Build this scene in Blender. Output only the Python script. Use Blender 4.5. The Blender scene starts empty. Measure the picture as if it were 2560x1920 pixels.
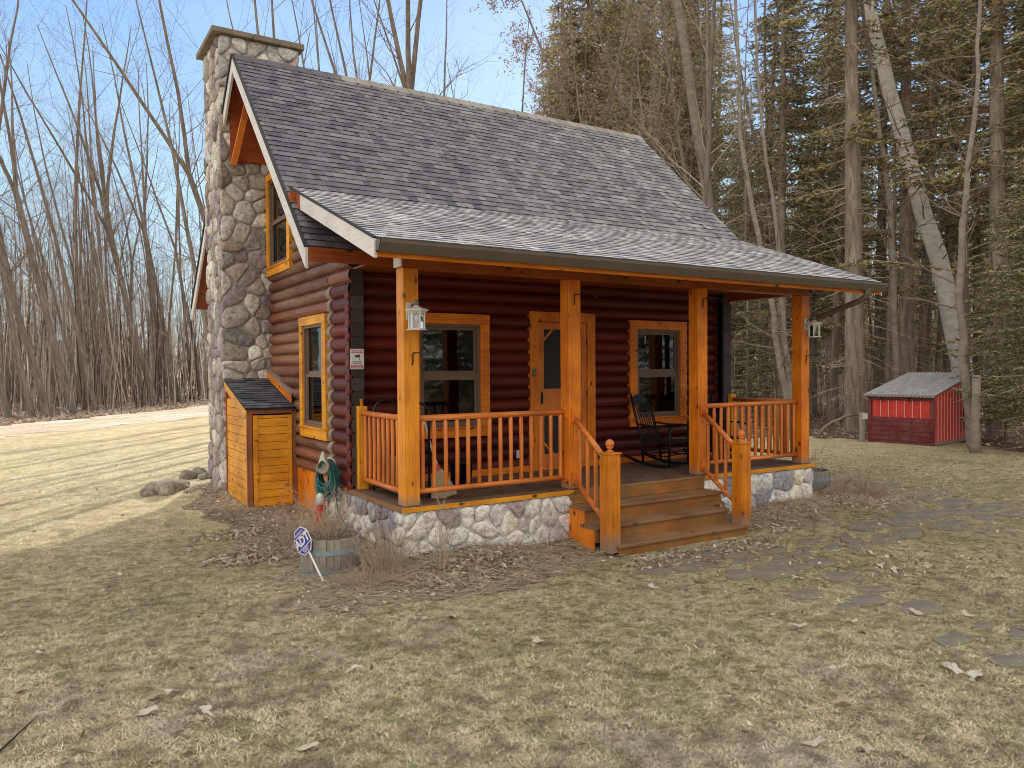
import bpy, bmesh, math, random
import numpy as np
from mathutils import Vector, Matrix
R = math.radians
random.seed(7); rng = np.random.default_rng(11)
scene = bpy.context.scene
COL = scene.collection

# ------------------------------------------------------------------ camera
CAM = Vector((-3.7318, -8.3694, 1.6264)); YAW, PITCH, ROLL, FPX = -0.5585, -0.0199, -0.0066, 1931.5
fw = Vector((-math.sin(YAW)*math.cos(PITCH), math.cos(YAW)*math.cos(PITCH), math.sin(PITCH)))
rt = Vector((math.cos(YAW), math.sin(YAW), 0)); up = rt.cross(fw)
r2 = rt*math.cos(ROLL)+up*math.sin(ROLL); u2 = -rt*math.sin(ROLL)+up*math.cos(ROLL)
cam = bpy.data.cameras.new('camera'); camo = bpy.data.objects.new('camera', cam); COL.objects.link(camo)
M = Matrix((r2, u2, -fw)).transposed().to_4x4(); M.translation = CAM
camo.matrix_world = M
cam.sensor_width = 36; cam.lens = FPX/2560*36; cam.clip_start = .1; cam.clip_end = 3000
scene.camera = camo
VD = Vector((-math.sin(YAW), math.cos(YAW), 0)); VR = Vector((math.cos(YAW), math.sin(YAW), 0))
def far(px, dist):
    """ground position seen in direction px (pixels of the 2560 photo) at a given distance along the view"""
    p = CAM + VD*dist + VR*((px-1280)/FPX*dist)
    return p.x, p.y

# ------------------------------------------------------------------ helpers
def obj(name, data, parent=None, mat=None, bevel=0, smooth=False, label=None):
    if isinstance(data, MB): data = data.mesh(name)
    o = bpy.data.objects.new(name, data); COL.objects.link(o)
    if mat: data.materials.clear(); data.materials.append(mat)
    if smooth:
        data.polygons.foreach_set('use_smooth', [True]*len(data.polygons)); data.update()
    if parent: o.parent = parent
    if bevel:
        b = o.modifiers.new('bevel', 'BEVEL'); b.width = bevel; b.segments = 2; b.limit_method = 'ANGLE'; b.angle_limit = R(50)
    if label: o['label'] = label
    return o
def tag(o, label, cat, group=None):
    o['label'] = label; o['category'] = cat
    if group: o['group'] = group
    return o
def thing(name, label, cat, loc=(0, 0, 0), rz=0, group=None):
    o = bpy.data.objects.new(name, None); COL.objects.link(o); o.location = loc; o.rotation_euler = (0, 0, rz)
    o.empty_display_size = .1
    return tag(o, label, cat, group)
def struct(name, data, mat, smooth=False, kind='structure'):
    o = obj(name, data, None, mat, smooth=smooth); o['kind'] = kind; return o
def copy_tree(o, parent=None):
    c = o.copy(); COL.objects.link(c); c.parent = parent
    for ch in [x for x in COL.objects if x.parent == o]: copy_tree(ch, c)
    return c

class MB:
    def __init__(s): s.v = []; s.f = []; s.c = []
    def add(s, vs, fs, col=None):
        n = len(s.v); s.v += [tuple(p) for p in vs]
        s.f += [tuple(i+n for i in f) for f in fs]; s.c += [col or (1, 1, 1)]*len(fs)
    def box(s, x0, x1, y0, y1, z0, z1, col=None, rot=None, piv=None):
        vs = [Vector((x, y, z)) for z in (z0, z1) for y in (y0, y1) for x in (x0, x1)]
        if rot is not None:
            piv = Vector(piv or ((x0+x1)/2, (y0+y1)/2, (z0+z1)/2)); vs = [rot @ (v-piv)+piv for v in vs]
        s.add(vs, [(0, 2, 3, 1), (4, 5, 7, 6), (0, 1, 5, 4), (2, 6, 7, 3), (0, 4, 6, 2), (1, 3, 7, 5)], col)
    def beam(s, a, b, w, h, upv=(0, 0, 1), col=None):
        """box from a to b, w wide sideways, h high"""
        a = Vector(a); b = Vector(b); d = (b-a).normalized(); u = Vector(upv); r = d.cross(u).normalized(); u = r.cross(d)
        vs = [p+r*sx*w/2+u*sz*h/2 for p in (a, b) for sz in (-1, 1) for sx in (-1, 1)]
        s.add(vs, [(0, 1, 3, 2), (4, 6, 7, 5), (0, 4, 5, 1), (2, 3, 7, 6), (0, 2, 6, 4), (1, 5, 7, 3)], col)
    def tube(s, pts, rad, n=8, cap=True, col=None):
        pts = [Vector(p) for p in pts]
        if not hasattr(rad, '__len__'): rad = [rad]*len(pts)
        vs = []; ref = None
        for i, p in enumerate(pts):
            d = (pts[min(i+1, len(pts)-1)]-pts[max(i-1, 0)]).normalized()
            if ref is None:
                ref = Vector((0, 0, 1)) if abs(d.z) < .9 else Vector((1, 0, 0))
            a = (ref-d*ref.dot(d)).normalized(); ref = a; b = d.cross(a)
            for k in range(n):
                t = 2*math.pi*k/n; vs.append(p+(a*math.cos(t)+b*math.sin(t))*rad[i])
        fs = []
        for i in range(len(pts)-1):
            for k in range(n):
                k2 = (k+1) % n; fs.append((i*n+k, i*n+k2, (i+1)*n+k2, (i+1)*n+k))
        if cap and n > 2:
            fs.append(tuple(range(n))[::-1]); fs.append(tuple(range((len(pts)-1)*n, len(pts)*n)))
        s.add(vs, fs, col)
    def lathe(s, prof, c=(0, 0, 0), n=24, col=None):
        vs = []; fs = []
        for (r, z) in prof:
            for k in range(n):
                t = 2*math.pi*k/n; vs.append((c[0]+r*math.cos(t), c[1]+r*math.sin(t), c[2]+z))
        for i in range(len(prof)-1):
            for k in range(n):
                k2 = (k+1) % n; fs.append((i*n+k, i*n+k2, (i+1)*n+k2, (i+1)*n+k))
        s.add(vs, fs, col)
    def prism(s, poly, d, col=None):
        """poly: list of 3-D points (planar), extruded by vector d"""
        d = Vector(d); n = len(poly); P = [Vector(p) for p in poly]
        s.add(P+[p+d for p in P], [tuple(range(n))[::-1], tuple(range(n, 2*n))]+[(i, (i+1) % n, n+(i+1) % n, n+i) for i in range(n)], col)
    def mesh(s, name):
        me = bpy.data.meshes.new(name); me.from_pydata(s.v, [], s.f)
        a = me.attributes.new('Col', 'FLOAT_COLOR', 'FACE')
        a.data.foreach_set('color', np.hstack([np.array(s.c, dtype=np.float32).reshape(-1, 3), np.ones((len(s.c), 1), np.float32)]).ravel())
        me.validate(); me.update(); return me
def npmesh(name, V, F, C=None):
    """fast mesh from numpy arrays, F is (n,k)"""
    me = bpy.data.meshes.new(name); V = np.asarray(V, np.float32); F = np.asarray(F, np.int32); k = F.shape[1]
    me.vertices.add(len(V)); me.vertices.foreach_set('co', V.ravel())
    me.loops.add(F.size); me.loops.foreach_set('vertex_index', F.ravel())
    me.polygons.add(len(F)); me.polygons.foreach_set('loop_start', np.arange(0, F.size, k, dtype=np.int32))
    me.polygons.foreach_set('loop_total', np.full(len(F), k, np.int32))
    if C is not None:
        a = me.attributes.new('Col', 'FLOAT_COLOR', 'FACE')
        a.data.foreach_set('color', np.hstack([np.asarray(C, np.float32), np.ones((len(C), 1), np.float32)]).ravel())
    me.update(calc_edges=True); return me

# ------------------------------------------------------------------ materials
class NT:
    def __init__(s, name):
        s.m = bpy.data.materials.new(name); s.m.use_nodes = True; s.t = s.m.node_tree; s.t.nodes.clear()
        s.out = s.t.nodes.new('ShaderNodeOutputMaterial'); s.co = s.n('ShaderNodeTexCoord').outputs['Object']
    def n(s, typ, ins=None, **kw):
        nd = s.t.nodes.new(typ)
        for k, v in kw.items(): setattr(nd, k, v)
        for k, v in (ins or {}).items():
            if isinstance(v, bpy.types.NodeSocket): s.t.links.new(v, nd.inputs[k])
            else: nd.inputs[k].default_value = v
        return nd
    def map(s, scale=(1, 1, 1), rot=(0, 0, 0), co=None): return s.n('ShaderNodeMapping', {'Vector': co or s.co, 'Scale': scale, 'Rotation': rot}).outputs[0]
    def noise(s, scale, detail=4, rough=.55, co=None, dist=0): return s.n('ShaderNodeTexNoise', {'Vector': co or s.co, 'Scale': scale, 'Detail': detail, 'Roughness': rough, 'Distortion': dist}).outputs['Fac']
    def ramp(s, fac, stops, interp='LINEAR'):
        nd = s.n('ShaderNodeValToRGB', {'Fac': fac}); cr = nd.color_ramp; cr.interpolation = interp
        while len(cr.elements) < len(stops): cr.elements.new(.5)
        for e, (p, c) in zip(cr.elements, stops):
            e.position = p; e.color = (*c, 1) if hasattr(c, '__len__') else (c, c, c, 1)
        return nd.outputs[0]
    def mix(s, a, b, fac=.5, mode='MIX'):
        nd = s.n('ShaderNodeMix', data_type='RGBA', blend_type=mode)
        for i, v in ((0, fac), (6, a), (7, b)):
            if isinstance(v, bpy.types.NodeSocket): s.t.links.new(v, nd.inputs[i])
            elif i == 0: nd.inputs[0].default_value = v
            else: nd.inputs[i].default_value = (*v, 1) if hasattr(v, '__len__') else (v, v, v, 1)
        return nd.outputs[2]
    def attr(s): return s.n('ShaderNodeAttribute', attribute_name='Col').outputs['Color']
    def math(s, op, a, b=0):
        nd = s.n('ShaderNodeMath', operation=op)
        for i, v in enumerate((a, b)):
            if isinstance(v, bpy.types.NodeSocket): s.t.links.new(v, nd.inputs[i])
            else: nd.inputs[i].default_value = v
        return nd.outputs[0]
    def bump(s, h, strength=.4, dist=.01): return s.n('ShaderNodeBump', {'Height': h, 'Strength': strength, 'Distance': dist}).outputs[0]
    def finish(s, col, rough=.8, bump=None, spec=.5, metal=0, trans=None, coat=0):
        ins = {'Roughness': rough, 'Specular IOR Level': spec, 'Metallic': metal, 'Coat Weight': coat, 'Coat Roughness': .25}
        ins['Base Color'] = col if isinstance(col, bpy.types.NodeSocket) else (*col, 1)
        if bump: ins['Normal'] = bump
        p = s.n('ShaderNodeBsdfPrincipled', ins)
        sh = p.outputs[0]
        if trans:
            t = s.n('ShaderNodeBsdfTranslucent', {'Color': ins['Base Color']})
            mx = s.n('ShaderNodeMixShader', {0: trans}); s.t.links.new(sh, mx.inputs[1]); s.t.links.new(t.outputs[0], mx.inputs[2]); sh = mx.outputs[0]
        s.t.links.new(sh, s.out.inputs[0]); return s.m
def plain(name, col, rough=.6, metal=0, spec=.5, var=.15, sc=20):
    t = NT(name); n = t.noise(sc, 5)
    c = t.mix(tuple(x*(1-var) for x in col), tuple(min(1, x*(1+var)) for x in col), n)
    return t.finish(c, rough, t.bump(n, .15, .005), spec, metal)
AX = {'x': (0, 1, 1), 'y': (1, 0, 1), 'z': (1, 1, 0)}
def wood(name, axis, a, b, dark, rough=.45, knots=True, sc=1, weather=None, spec=.4, grime=None):
    """stained timber with grain along an axis, knots and weathering"""
    t = NT(name); s = [14*sc, 14*sc, 14*sc]; s['xyz'.index(axis)] = .9*sc
    g = t.noise(1, 6, .65, t.map(tuple(s)), .6)
    s2 = [60*sc]*3; s2['xyz'.index(axis)] = 2.0
    g2 = t.noise(1, 3, .6, t.map(tuple(s2)))
    c = t.mix(a, b, t.ramp(g, [(.3, 0), (.72, 1)]))
    c = t.mix(c, dark, t.math('MULTIPLY', t.ramp(g2, [(.48, 0), (.70, 1)]), .55))
    big = t.noise(1.7, 3)
    c = t.mix(c, dark, t.math('MULTIPLY', t.ramp(big, [(.42, 0), (.70, 1)]), .55))
    if knots:
        s3 = [6*sc]*3; s3['xyz'.index(axis)] = 3.2*sc
        v = t.n('ShaderNodeTexVoronoi', {'Vector': t.map(tuple(s3)), 'Scale': 1.0}).outputs['Distance']
        c = t.mix(c, tuple(x*.22 for x in dark), t.ramp(v, [(.06, 1), (.12, .55), (.20, 0)]))
    if weather: c = t.mix(c, weather, t.math('MULTIPLY', t.ramp(t.noise(3, 5, .7), [(.4, 0), (.7, 1)]), .7))
    if grime:
        zz = t.math('ADD', t.n('ShaderNodeSeparateXYZ', {0: t.co}).outputs[2], t.math('MULTIPLY', t.noise(9, 5, .7), -.12)); gf = t.n('ShaderNodeMapRange', {0: zz, 1: grime[0], 2: grime[1], 3: .85, 4: 0.0}).outputs[0]; c = t.mix(c, (.24, .19, .145), gf)
    h = t.math('ADD', g, t.math('MULTIPLY', g2, .5))
    return t.finish(c, rough, t.bump(h, .35, .004), spec)
OA, OB, OD = (.92, .30, .016), (.72, .17, .008), (.32, .055, .006)
W = {ax: wood('orange_stain_'+ax, ax, OA, OB, OD) for ax in 'xyz'}
WY = {ax: wood('yellow_stain_'+ax, ax, (.90, .42, .028), (.72, .27, .014), (.34, .10, .008)) for ax in 'xyz'}
WR = {ax: wood('red_cedar_stain_'+ax, ax, (.42, .10, .022), (.28, .055, .014), (.12, .025, .01)) for ax in 'xyz'}
WP = wood('porch_post_stain', 'z', OA, OB, OD, grime=(-.06, .10)); WPY = wood('corner_post_stain', 'z', (.94, .38, .028), (.76, .24, .014), (.36, .09, .008), grime=(-.06, .10)); WN = wood('newel_stain', 'z', (.80, .29, .016), (.60, .165, .008), (.26, .06, .006), grime=(-.66, -.45))
RAIL = {ax: wood('rail_stain_'+ax, ax, (.84, .29, .06), (.62, .16, .025), (.28, .055, .012), .4, knots=False) for ax in 'xyz'}
DECK = wood('deck_boards', 'x', (.17, .09, .055), (.11, .055, .035), (.05, .03, .025), .65, weather=(.20, .16, .13))
TREAD = wood('tread_boards', 'x', (.36, .165, .055), (.25, .11, .04), (.10, .05, .028), .7, weather=(.22, .16, .10))
WHITE_RAKE = wood('weathered_white_rake', 'y', (.74, .70, .68), (.66, .60, .58), (.40, .36, .36), .6, knots=False, weather=(.72, .66, .62))
BEAMW = wood('beam_brown', 'x', (.46, .125, .022), (.32, .075, .016), (.14, .035, .010))
def logmat(name, ax, cols, weather, wf):
    t = NT(name); s = [7, 7, 7]; s['xyz'.index(ax)] = .35
    g = t.noise(1, 6, .65, t.map(tuple(s)), .5)
    s2 = [50]*3; s2['xyz'.index(ax)] = 1.2; g2 = t.noise(1, 4, .6, t.map(tuple(s2)))
    c = t.mix(cols[0], cols[1], t.ramp(g, [(.3, 0), (.7, 1)])); c = t.mix(c, t.attr(), 1, 'MULTIPLY')
    s3 = [3]*3; s3['xyz'.index(ax)] = .8; w = t.noise(1, 5, .7, t.map(tuple(s3)))
    c = t.mix(c, weather, t.math('MULTIPLY', t.ramp(w, [(.38, 0), (.72, 1)]), wf))
    s4 = [22]*3; s4['xyz'.index(ax)] = .7; ck = t.ramp(t.noise(1, 3, .6, t.map(tuple(s4)), .3), [(.60, 0), (.635, 1), (.66, 0)]); c = t.mix(c, (.02, .008, .007), t.math('MULTIPLY', ck, .75))
    kn = t.ramp(t.n('ShaderNodeTexVoronoi', {'Vector': t.map((1.6, 1.6, 5) if ax != 'z' else (1, 1, 1)), 'Scale': 1.0}).outputs['Distance'], [(.06, 1), (.13, 0)]); c = t.mix(c, (.03, .01, .008), t.math('MULTIPLY', kn, .8))
    return t.finish(c, .46, t.bump(t.math('ADD', g, t.math('MULTIPLY', g2, .6)), .4, .008), .28)
LOGF = logmat('red_log_front', 'x', ((.15, .017, .012), (.07, .009, .008)), (.14, .045, .035), .4)
LOGS = logmat('weathered_log_side', 'y', ((.24, .075, .038), (.10, .03, .018)), (.28, .185, .13), .75)
LOGC = logmat('red_log_corner', 'y', ((.15, .019, .013), (.07, .010, .008)), (.14, .05, .035), .35)
ENDG = (lambda t: t.finish(t.mix(t.mix((.045, .035, .036), (.10, .08, .078), t.noise(9, 6, .7)), t.attr(), 1, 'MULTIPLY'), .85, t.bump(t.noise(40, 4), .4, .01), .3))(NT('dark_end_grain'))
CAULK = plain('pale_caulk', (.27, .205, .165), .8, var=.3, sc=14)
def stonemat(name):
    t = NT(name); n = t.noise(14, 8, .7); n2 = t.noise(60, 4, .7); big = t.noise(5, 4, .6, dist=1)
    c = t.mix(t.attr(), t.ramp(n, [(.3, .42), (.48, 1.0), (.66, 1.35)]), 1, 'MULTIPLY')
    c = t.mix(c, t.ramp(big, [(.35, (.8, .72, .70)), (.65, (1.12, 1.1, 1.02))]), 1, 'MULTIPLY')
    h = t.math('ADD', n, t.math('MULTIPLY', n2, .3))
    return t.finish(c, .9, t.bump(h, 1.0, .05), .3)
STONE = stonemat('fieldstone')
MORT = plain('mortar', (.34, .325, .31), .95, var=.3, sc=30)
MORTW = plain('pale_mortar', (.60, .62, .64), .95, var=.2, sc=30)
def shinglemat():
    t = NT('asphalt_shingles'); n = t.noise(220, 2); n2 = t.noise(2.2, 5)
    c = t.mix(t.attr(), t.ramp(n, [(.3, .6), (.7, 1.35)]), 1, 'MULTIPLY')
    c = t.mix(c, t.ramp(n2, [(.35, .85), (.7, 1.12)]), 1, 'MULTIPLY')
    return t.finish(c, .8, t.bump(n, .5, .004), .45)
SHIN = shinglemat()
SHIN2 = plain('shed_shingles', (.05, .052, .065), .85, var=.3, sc=60)
BIRCHM = (lambda t: t.finish(t.mix(t.ramp(t.noise(1, 6, .7, t.map((2.5, 2.5, 5))), [(.3, (.42, .39, .36)), (.7, (.68, .64, .60))]), (.16, .13, .12), t.ramp(t.noise(1, 4, .7, t.map((1.5, 1.5, 7))), [(.60, 0), (.74, .65)])), .85, t.bump(t.noise(9, 5), .5, .02), .3))(NT('birch_bark'))
DARK = plain('dark_edge', (.02, .018, .018), .7)
BROWNMETAL = plain('brown_gutter', (.105, .082, .062), .35, .0, var=.2, sc=3)
VINYL = plain('brown_sash', (.17, .105, .075), .45)
CREAM = plain('aged_white_paint', (.62, .60, .56), .5, var=.2)
BLACK = plain('black_paint', (.006, .006, .006), .5, spec=.22)
BLKM = plain('black_steel', (.012, .014, .016), .35, .4)
GREENCAP = plain('patina_cap', (.13, .14, .10), .6)
def glassmat(name, tint=.6, ior=1.9):
    t = NT(name); fr = t.n('ShaderNodeFresnel', {'IOR': ior}).outputs[0]
    a = t.n('ShaderNodeBsdfTransparent', {'Color': (tint, tint*1.02, tint*1.02, 1)}); b = t.n('ShaderNodeBsdfGlossy', {'Color': (.8, .85, .9, 1), 'Roughness': .03})
    nb = t.bump(t.noise(2.5, 2), .06, .02); t.t.links.new(nb, b.inputs['Normal'])
    mx = t.n('ShaderNodeMixShader', {0: fr}); t.t.links.new(a.outputs[0], mx.inputs[1]); t.t.links.new(b.outputs[0], mx.inputs[2])
    t.t.links.new(mx.outputs[0], t.out.inputs[0]); return t.m
GLASS = glassmat('window_glass', .10, 1.65)
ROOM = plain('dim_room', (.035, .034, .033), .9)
CURT = plain('grey_curtain', (.06, .06, .06), .9, var=.2)

# ------------------------------------------------------------------ terrain
GZ = -.65
def smooth(a, b, x):
    t = np.clip((x-a)/(b-a), 0, 1); return t*t*(3-2*t)
def rectd(x, y, x0, x1, y0, y1):
    dx = np.maximum(np.maximum(x0-x, x-x1), 0); dy = np.maximum(np.maximum(y0-y, y-y1), 0); return np.hypot(dx, dy)
def wob(x, y): return np.sin(x*1.7+1.3*np.sin(y*1.1))*np.cos(y*1.9+.7*np.sin(x*.9))
def H(x, y):
    x = np.asarray(x, float); y = np.asarray(y, float)
    d = np.minimum(rectd(x, y, 0, 7.4, 0, 8), rectd(x, y, -.85, 0, 4.3, 6.9))
    h = GZ + .09*(1-smooth(.2, 1.3, d)) + .012*wob(x, y) + .02*wob(x*.37+3, y*.31)
    h = h + .10*(1-smooth(.1, 1.3, np.hypot(x+.9, y-6.3))) - .10*(1-smooth(.6, 1.4, rectd(x, y, 2.3, 5.0, -1.2, 0)))
    far_ = smooth(25, 80, np.hypot(x, y)); h = h + far_*.35*wob(x*.06, y*.05)
    return h
def Hz(x, y): return float(H(x, y))
def axis(lo, hi, flo, fhi, fine):
    a = list(np.arange(flo, fhi, fine)); s = fine; x = fhi
    while x < hi: a.append(x); s *= 1.16; x += s
    a.append(hi); s = fine; x = flo-fine
    while x > lo: a.insert(0, x); s *= 1.16; x -= s
    a.insert(0, lo); return np.array(a)
def sheet(xs, ys, off, keep=None):
    X, Y = np.meshgrid(xs, ys); Z = H(X, Y)+off
    V = np.stack([X.ravel(), Y.ravel(), Z.ravel()], 1); nx, ny = len(xs), len(ys)
    i, j = np.meshgrid(np.arange(nx-1), np.arange(ny-1)); a = (j*nx+i).ravel()
    F = np.stack([a, a+1, a+nx+1, a+nx], 1)
    if keep is not None:
        cx = V[F].mean(1); F = F[keep(cx[:, 0], cx[:, 1])]
        u, inv = np.unique(F, return_inverse=True); V = V[u]; F = inv.reshape(F.shape)
    return V, F
def lawnmat():
    t = NT('winter_lawn')
    n1 = t.noise(.55, 5, .6); n2 = t.noise(2.6, 6, .65); n3 = t.noise(28, 6, .75); n4 = t.noise(110, 3, .7)
    tan = t.mix((.76, .66, .40), (.33, .27, .15), t.ramp(n3, [(.35, 0), (.65, 1)]))
    grn = t.mix((.24, .245, .10), (.14, .15, .06), n3)
    c = t.mix(tan, grn, t.math('MULTIPLY', t.ramp(t.math('ADD', t.math('MULTIPLY', n1, .5), t.math('MULTIPLY', n2, .5)), [(.47, 0), (.62, 1)]), .55))
    c = t.mix(c, (.20, .155, .09), t.ramp(t.noise(9, 6, .75), [(.46, 0), (.58, .85)]))
    c = t.mix(c, (.46, .39, .32), t.ramp(t.noise(1.3, 4, .6), [(.62, 0), (.75, .6)]))
    yy = t.n('ShaderNodeSeparateXYZ', {0: t.co}).outputs[1]; lit_ = t.n('ShaderNodeMapRange', {0: yy, 1: 2.0, 2: 6.0, 3: 0.0, 4: .78}).outputs[0]  # lawn colour lifted towards the back, sunlight painted in
    c = t.mix(c, t.mix((.90, .77, .50), (.50, .40, .22), t.ramp(t.math('ADD', t.math('MULTIPLY', n2, .5), t.math('MULTIPLY', n3, .5)), [(.40, 0), (.60, 1)])), lit_)
    c = t.mix(c, t.ramp(n4, [(.3, .70), (.7, 1.3)]), 1, 'MULTIPLY')
    return t.finish(c, .95, t.bump(t.math('ADD', n3, n4), 1, .03), .15)
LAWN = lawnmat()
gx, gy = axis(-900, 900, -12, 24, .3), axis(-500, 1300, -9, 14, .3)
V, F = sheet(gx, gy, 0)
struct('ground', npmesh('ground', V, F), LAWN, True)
def littermat(name, cols):
    t = NT(name); v = t.n('ShaderNodeTexVoronoi', {'Vector': t.co, 'Scale': 13.0}); v2 = t.noise(50, 4, .7)
    r = t.n('ShaderNodeSeparateColor', {0: v.outputs['Color']}).outputs[0]
    c = t.ramp(r, [(0, cols[0]), (.3, cols[1]), (.6, cols[2]), (1, cols[3])]); c = t.mix(c, t.ramp(v2, [(.3, .5), (.7, 1.3)]), 1, 'MULTIPLY')
    c = t.mix(c, t.ramp(t.noise(.8, 4), [(.35, .65), (.65, 1.15)]), 1, 'MULTIPLY')
    return t.finish(c, .9, t.bump(t.math('ADD', r, v2), 1, .05), .2)
LITTER = littermat('forest_litter', [(.10, .05, .035), (.27, .17, .115), (.36, .26, .20), (.19, .10, .065)])
MULCH = littermat('mulch', [(.26, .20, .135), (.44, .35, .24), (.58, .48, .35), (.34, .26, .18)])
SAND = (lambda t: t.finish(t.mix((.70, .58, .48), (.46, .36, .28), t.ramp(t.noise(1, 6, .7, t.map((.10, 1.5, 1), (0, 0, 0), t.map((1, 1, 1), (0, 0, R(-51))))), [(.42, 0), (.58, 1)])), .95, t.bump(t.noise(40, 5, .7), .6, .02), .2))(NT('sandy_track'))
def viewuv(x, y):
    dx, dy = x-CAM.x, y-CAM.y; return dx*VD.x+dy*VD.y, dx*VR.x+dy*VR.y
# left track and woods floor boundary lines (in world metres)
def trackd(x, y):           # distance (y) of the wood edge in front of the left woods
    return 30.6+(x+4.9)*1.36
V, F = sheet(np.arange(-60, 40, .5), np.arange(10, 90, .5), .006, lambda x, y: (y < trackd(x, y)+.4*np.sin(x*1.3)) & (y > 23.5+1.07*(x+4.6)+.5*np.sin(x*.9+y*.7)))
struct('dirt_track', npmesh('dirt_track', V, F), SAND, True)
V, F = sheet(np.arange(-150, 60, .8), np.arange(20, 240, .8), .012, lambda x, y: (y > trackd(x, y)+.4*np.sin(x*1.3)) & (x < 30+.4*(y-20)))
struct('left_forest_floor', npmesh('left_forest_floor', V, F), LITTER, True)
def rwood(x, y):            # boundary of the right wood
    a = y-(9.5-.30*(x-14)) + .9*np.sin(x*.9)+.5*np.sin(y*1.7+x)
    b = x-(19.2-.1*y)+.8*np.sin(y*1.1)
    return np.maximum(np.where(x > 10, a, -1), b) > 0
V, F = sheet(np.arange(8, 160, .5), np.arange(-60, 150, .5), .010, rwood)
struct('right_forest_floor', npmesh('right_forest_floor', V, F), LITTER, True)
def bed(x, y):
    d1 = rectd(x, y, -.3, 2.3, -.40, 2); d2 = rectd(x, y, 5.05, 9.4, -.35, 1.5); d3 = rectd(x, y, -1.1, 0, 2, 7.0); d4 = rectd(x, y, -1.0, 1.2, -1.0, 0)
    w = .13*np.sin(x*3.1+y*2)+.10*np.sin(y*5.3-x*2)+.06*np.sin(x*11+y*7)*np.sin(y*13-x*5)
    return np.minimum(np.minimum(d1, d4)-.55, np.minimum(d2-.5, d3-.35)) + w < 0
V, F = sheet(np.arange(-4, 12, .09), np.arange(-3, 9, .09), .008, bed)
struct('mulch_bed', npmesh('mulch_bed', V, F), MULCH, True)

# ------------------------------------------------------------------ fieldstone facing
def clip(poly, p, n):
    out = []
    for i in range(len(poly)):
        a, b = poly[i], poly[(i+1) % len(poly)]
        da = (a[0]-p[0])*n[0]+(a[1]-p[1])*n[1]; db = (b[0]-p[0])*n[0]+(b[1]-p[1])*n[1]
        if da <= 0: out.append(a)
        if da*db < 0: t = da/(da-db); out.append((a[0]+(b[0]-a[0])*t, a[1]+(b[1]-a[1])*t))
    return out
def stones(mb, mort, O, U, Vv, wid, hei, size, pal, seed, depth=.05, gap=.016, asp=1.15, edge=0):
    rd = random.Random(seed); O = Vector(O); U = Vector(U).normalized(); Vv = Vector(Vv).normalized(); N = U.cross(Vv)
    sx, sy = size*asp, size; nx = max(2, round(wid/sx)); ny = max(2, round(hei/sy)); sx = wid/nx; sy = hei/ny
    pts = []
    for j in range(ny):
        for i in range(nx):
            if rd.random() < .13: continue
            pts.append(((i+.5+(.25 if j % 2 else -.2)+rd.uniform(-.38, .38))*sx, (j+.5+rd.uniform(-.38, .38))*sy))
    for k, p in enumerate(pts):
        poly = [(-edge, 0), (wid+edge, 0), (wid+edge, hei), (-edge, hei)]
        for q in pts:
            if q is p: continue
            dx, dy = q[0]-p[0], q[1]-p[1]; L = math.hypot(dx, dy)
            if L > 3.2*max(sx, sy) or L < 1e-4: continue
            m = ((p[0]+q[0])/2-dx/L*gap/2, (p[1]+q[1])/2-dy/L*gap/2); poly = clip(poly, m, (dx/L, dy/L))
            if len(poly) < 3: break
        if len(poly) < 3: continue
        for _ in range(2):
            np_ = []
            for i in range(len(poly)):
                a, b = poly[i], poly[(i+1) % len(poly)]
                for t in (.22, .78): np_.append((a[0]+(b[0]-a[0])*t, a[1]+(b[1]-a[1])*t))
            poly = np_
        cx = sum(a[0] for a in poly)/len(poly); cy = sum(a[1] for a in poly)/len(poly); n = len(poly)
        dd = depth*rd.uniform(.65, 1.35); ox, oy = rd.uniform(-.2, .2)*sx, rd.uniform(-.2, .2)*sy; vs = []
        for s_, h in ((1, -.012), (.985, .45), (.9, .82), (.62, 1)):
            for a in poly:
                hh = dd*h*(1 + (rd.uniform(-.20, .20) if h > .5 else 0)); f = s_*(1+rd.uniform(-.012, .012))
                vs.append(O+U*(cx+(a[0]-cx)*f+(1-s_)*ox)+Vv*(cy+(a[1]-cy)*f+(1-s_)*oy)+N*hh)
        vs.append(O+U*(cx+ox*.6)+Vv*(cy+oy*.6)+N*dd*1.04)
        fs = [(r*n+i, r*n+(i+1) % n, (r+1)*n+(i+1) % n, (r+1)*n+i) for r in range(3) for i in range(n)]
        fs += [(3*n+i, 3*n+(i+1) % n, 4*n) for i in range(n)]
        c = rd.choice(pal); b = rd.uniform(.70, 1.20) if pal is PAL_CH else rd.uniform(.92, 1.14)
        mb.add(vs, fs, tuple(min(.95, x*b) for x in c))
PAL_CH = [(0.512, 0.486, 0.474), (0.602, 0.57, 0.55), (0.435, 0.41, 0.416), (0.346, 0.301, 0.339), (0.678, 0.64, 0.602), (0.371, 0.365, 0.384), (0.538, 0.442, 0.442), (0.602, 0.595, 0.589), (0.32, 0.262, 0.307), (0.794, 0.755, 0.723), (0.717, 0.678, 0.653), (0.55, 0.499, 0.448), (0.486, 0.384, 0.422), (0.422, 0.346, 0.307)]
PAL_FD = [(0.88, 0.88, 0.875), (0.88, 0.88, 0.88), (0.788, 0.801, 0.838), (0.665, 0.591, 0.665), (0.88, 0.813, 0.813), (0.37, 0.37, 0.444), (0.88, 0.88, 0.88), (0.88, 0.85, 0.739), (0.517, 0.456, 0.48), (0.88, 0.88, 0.88), (0.739, 0.69, 0.739)]

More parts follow.
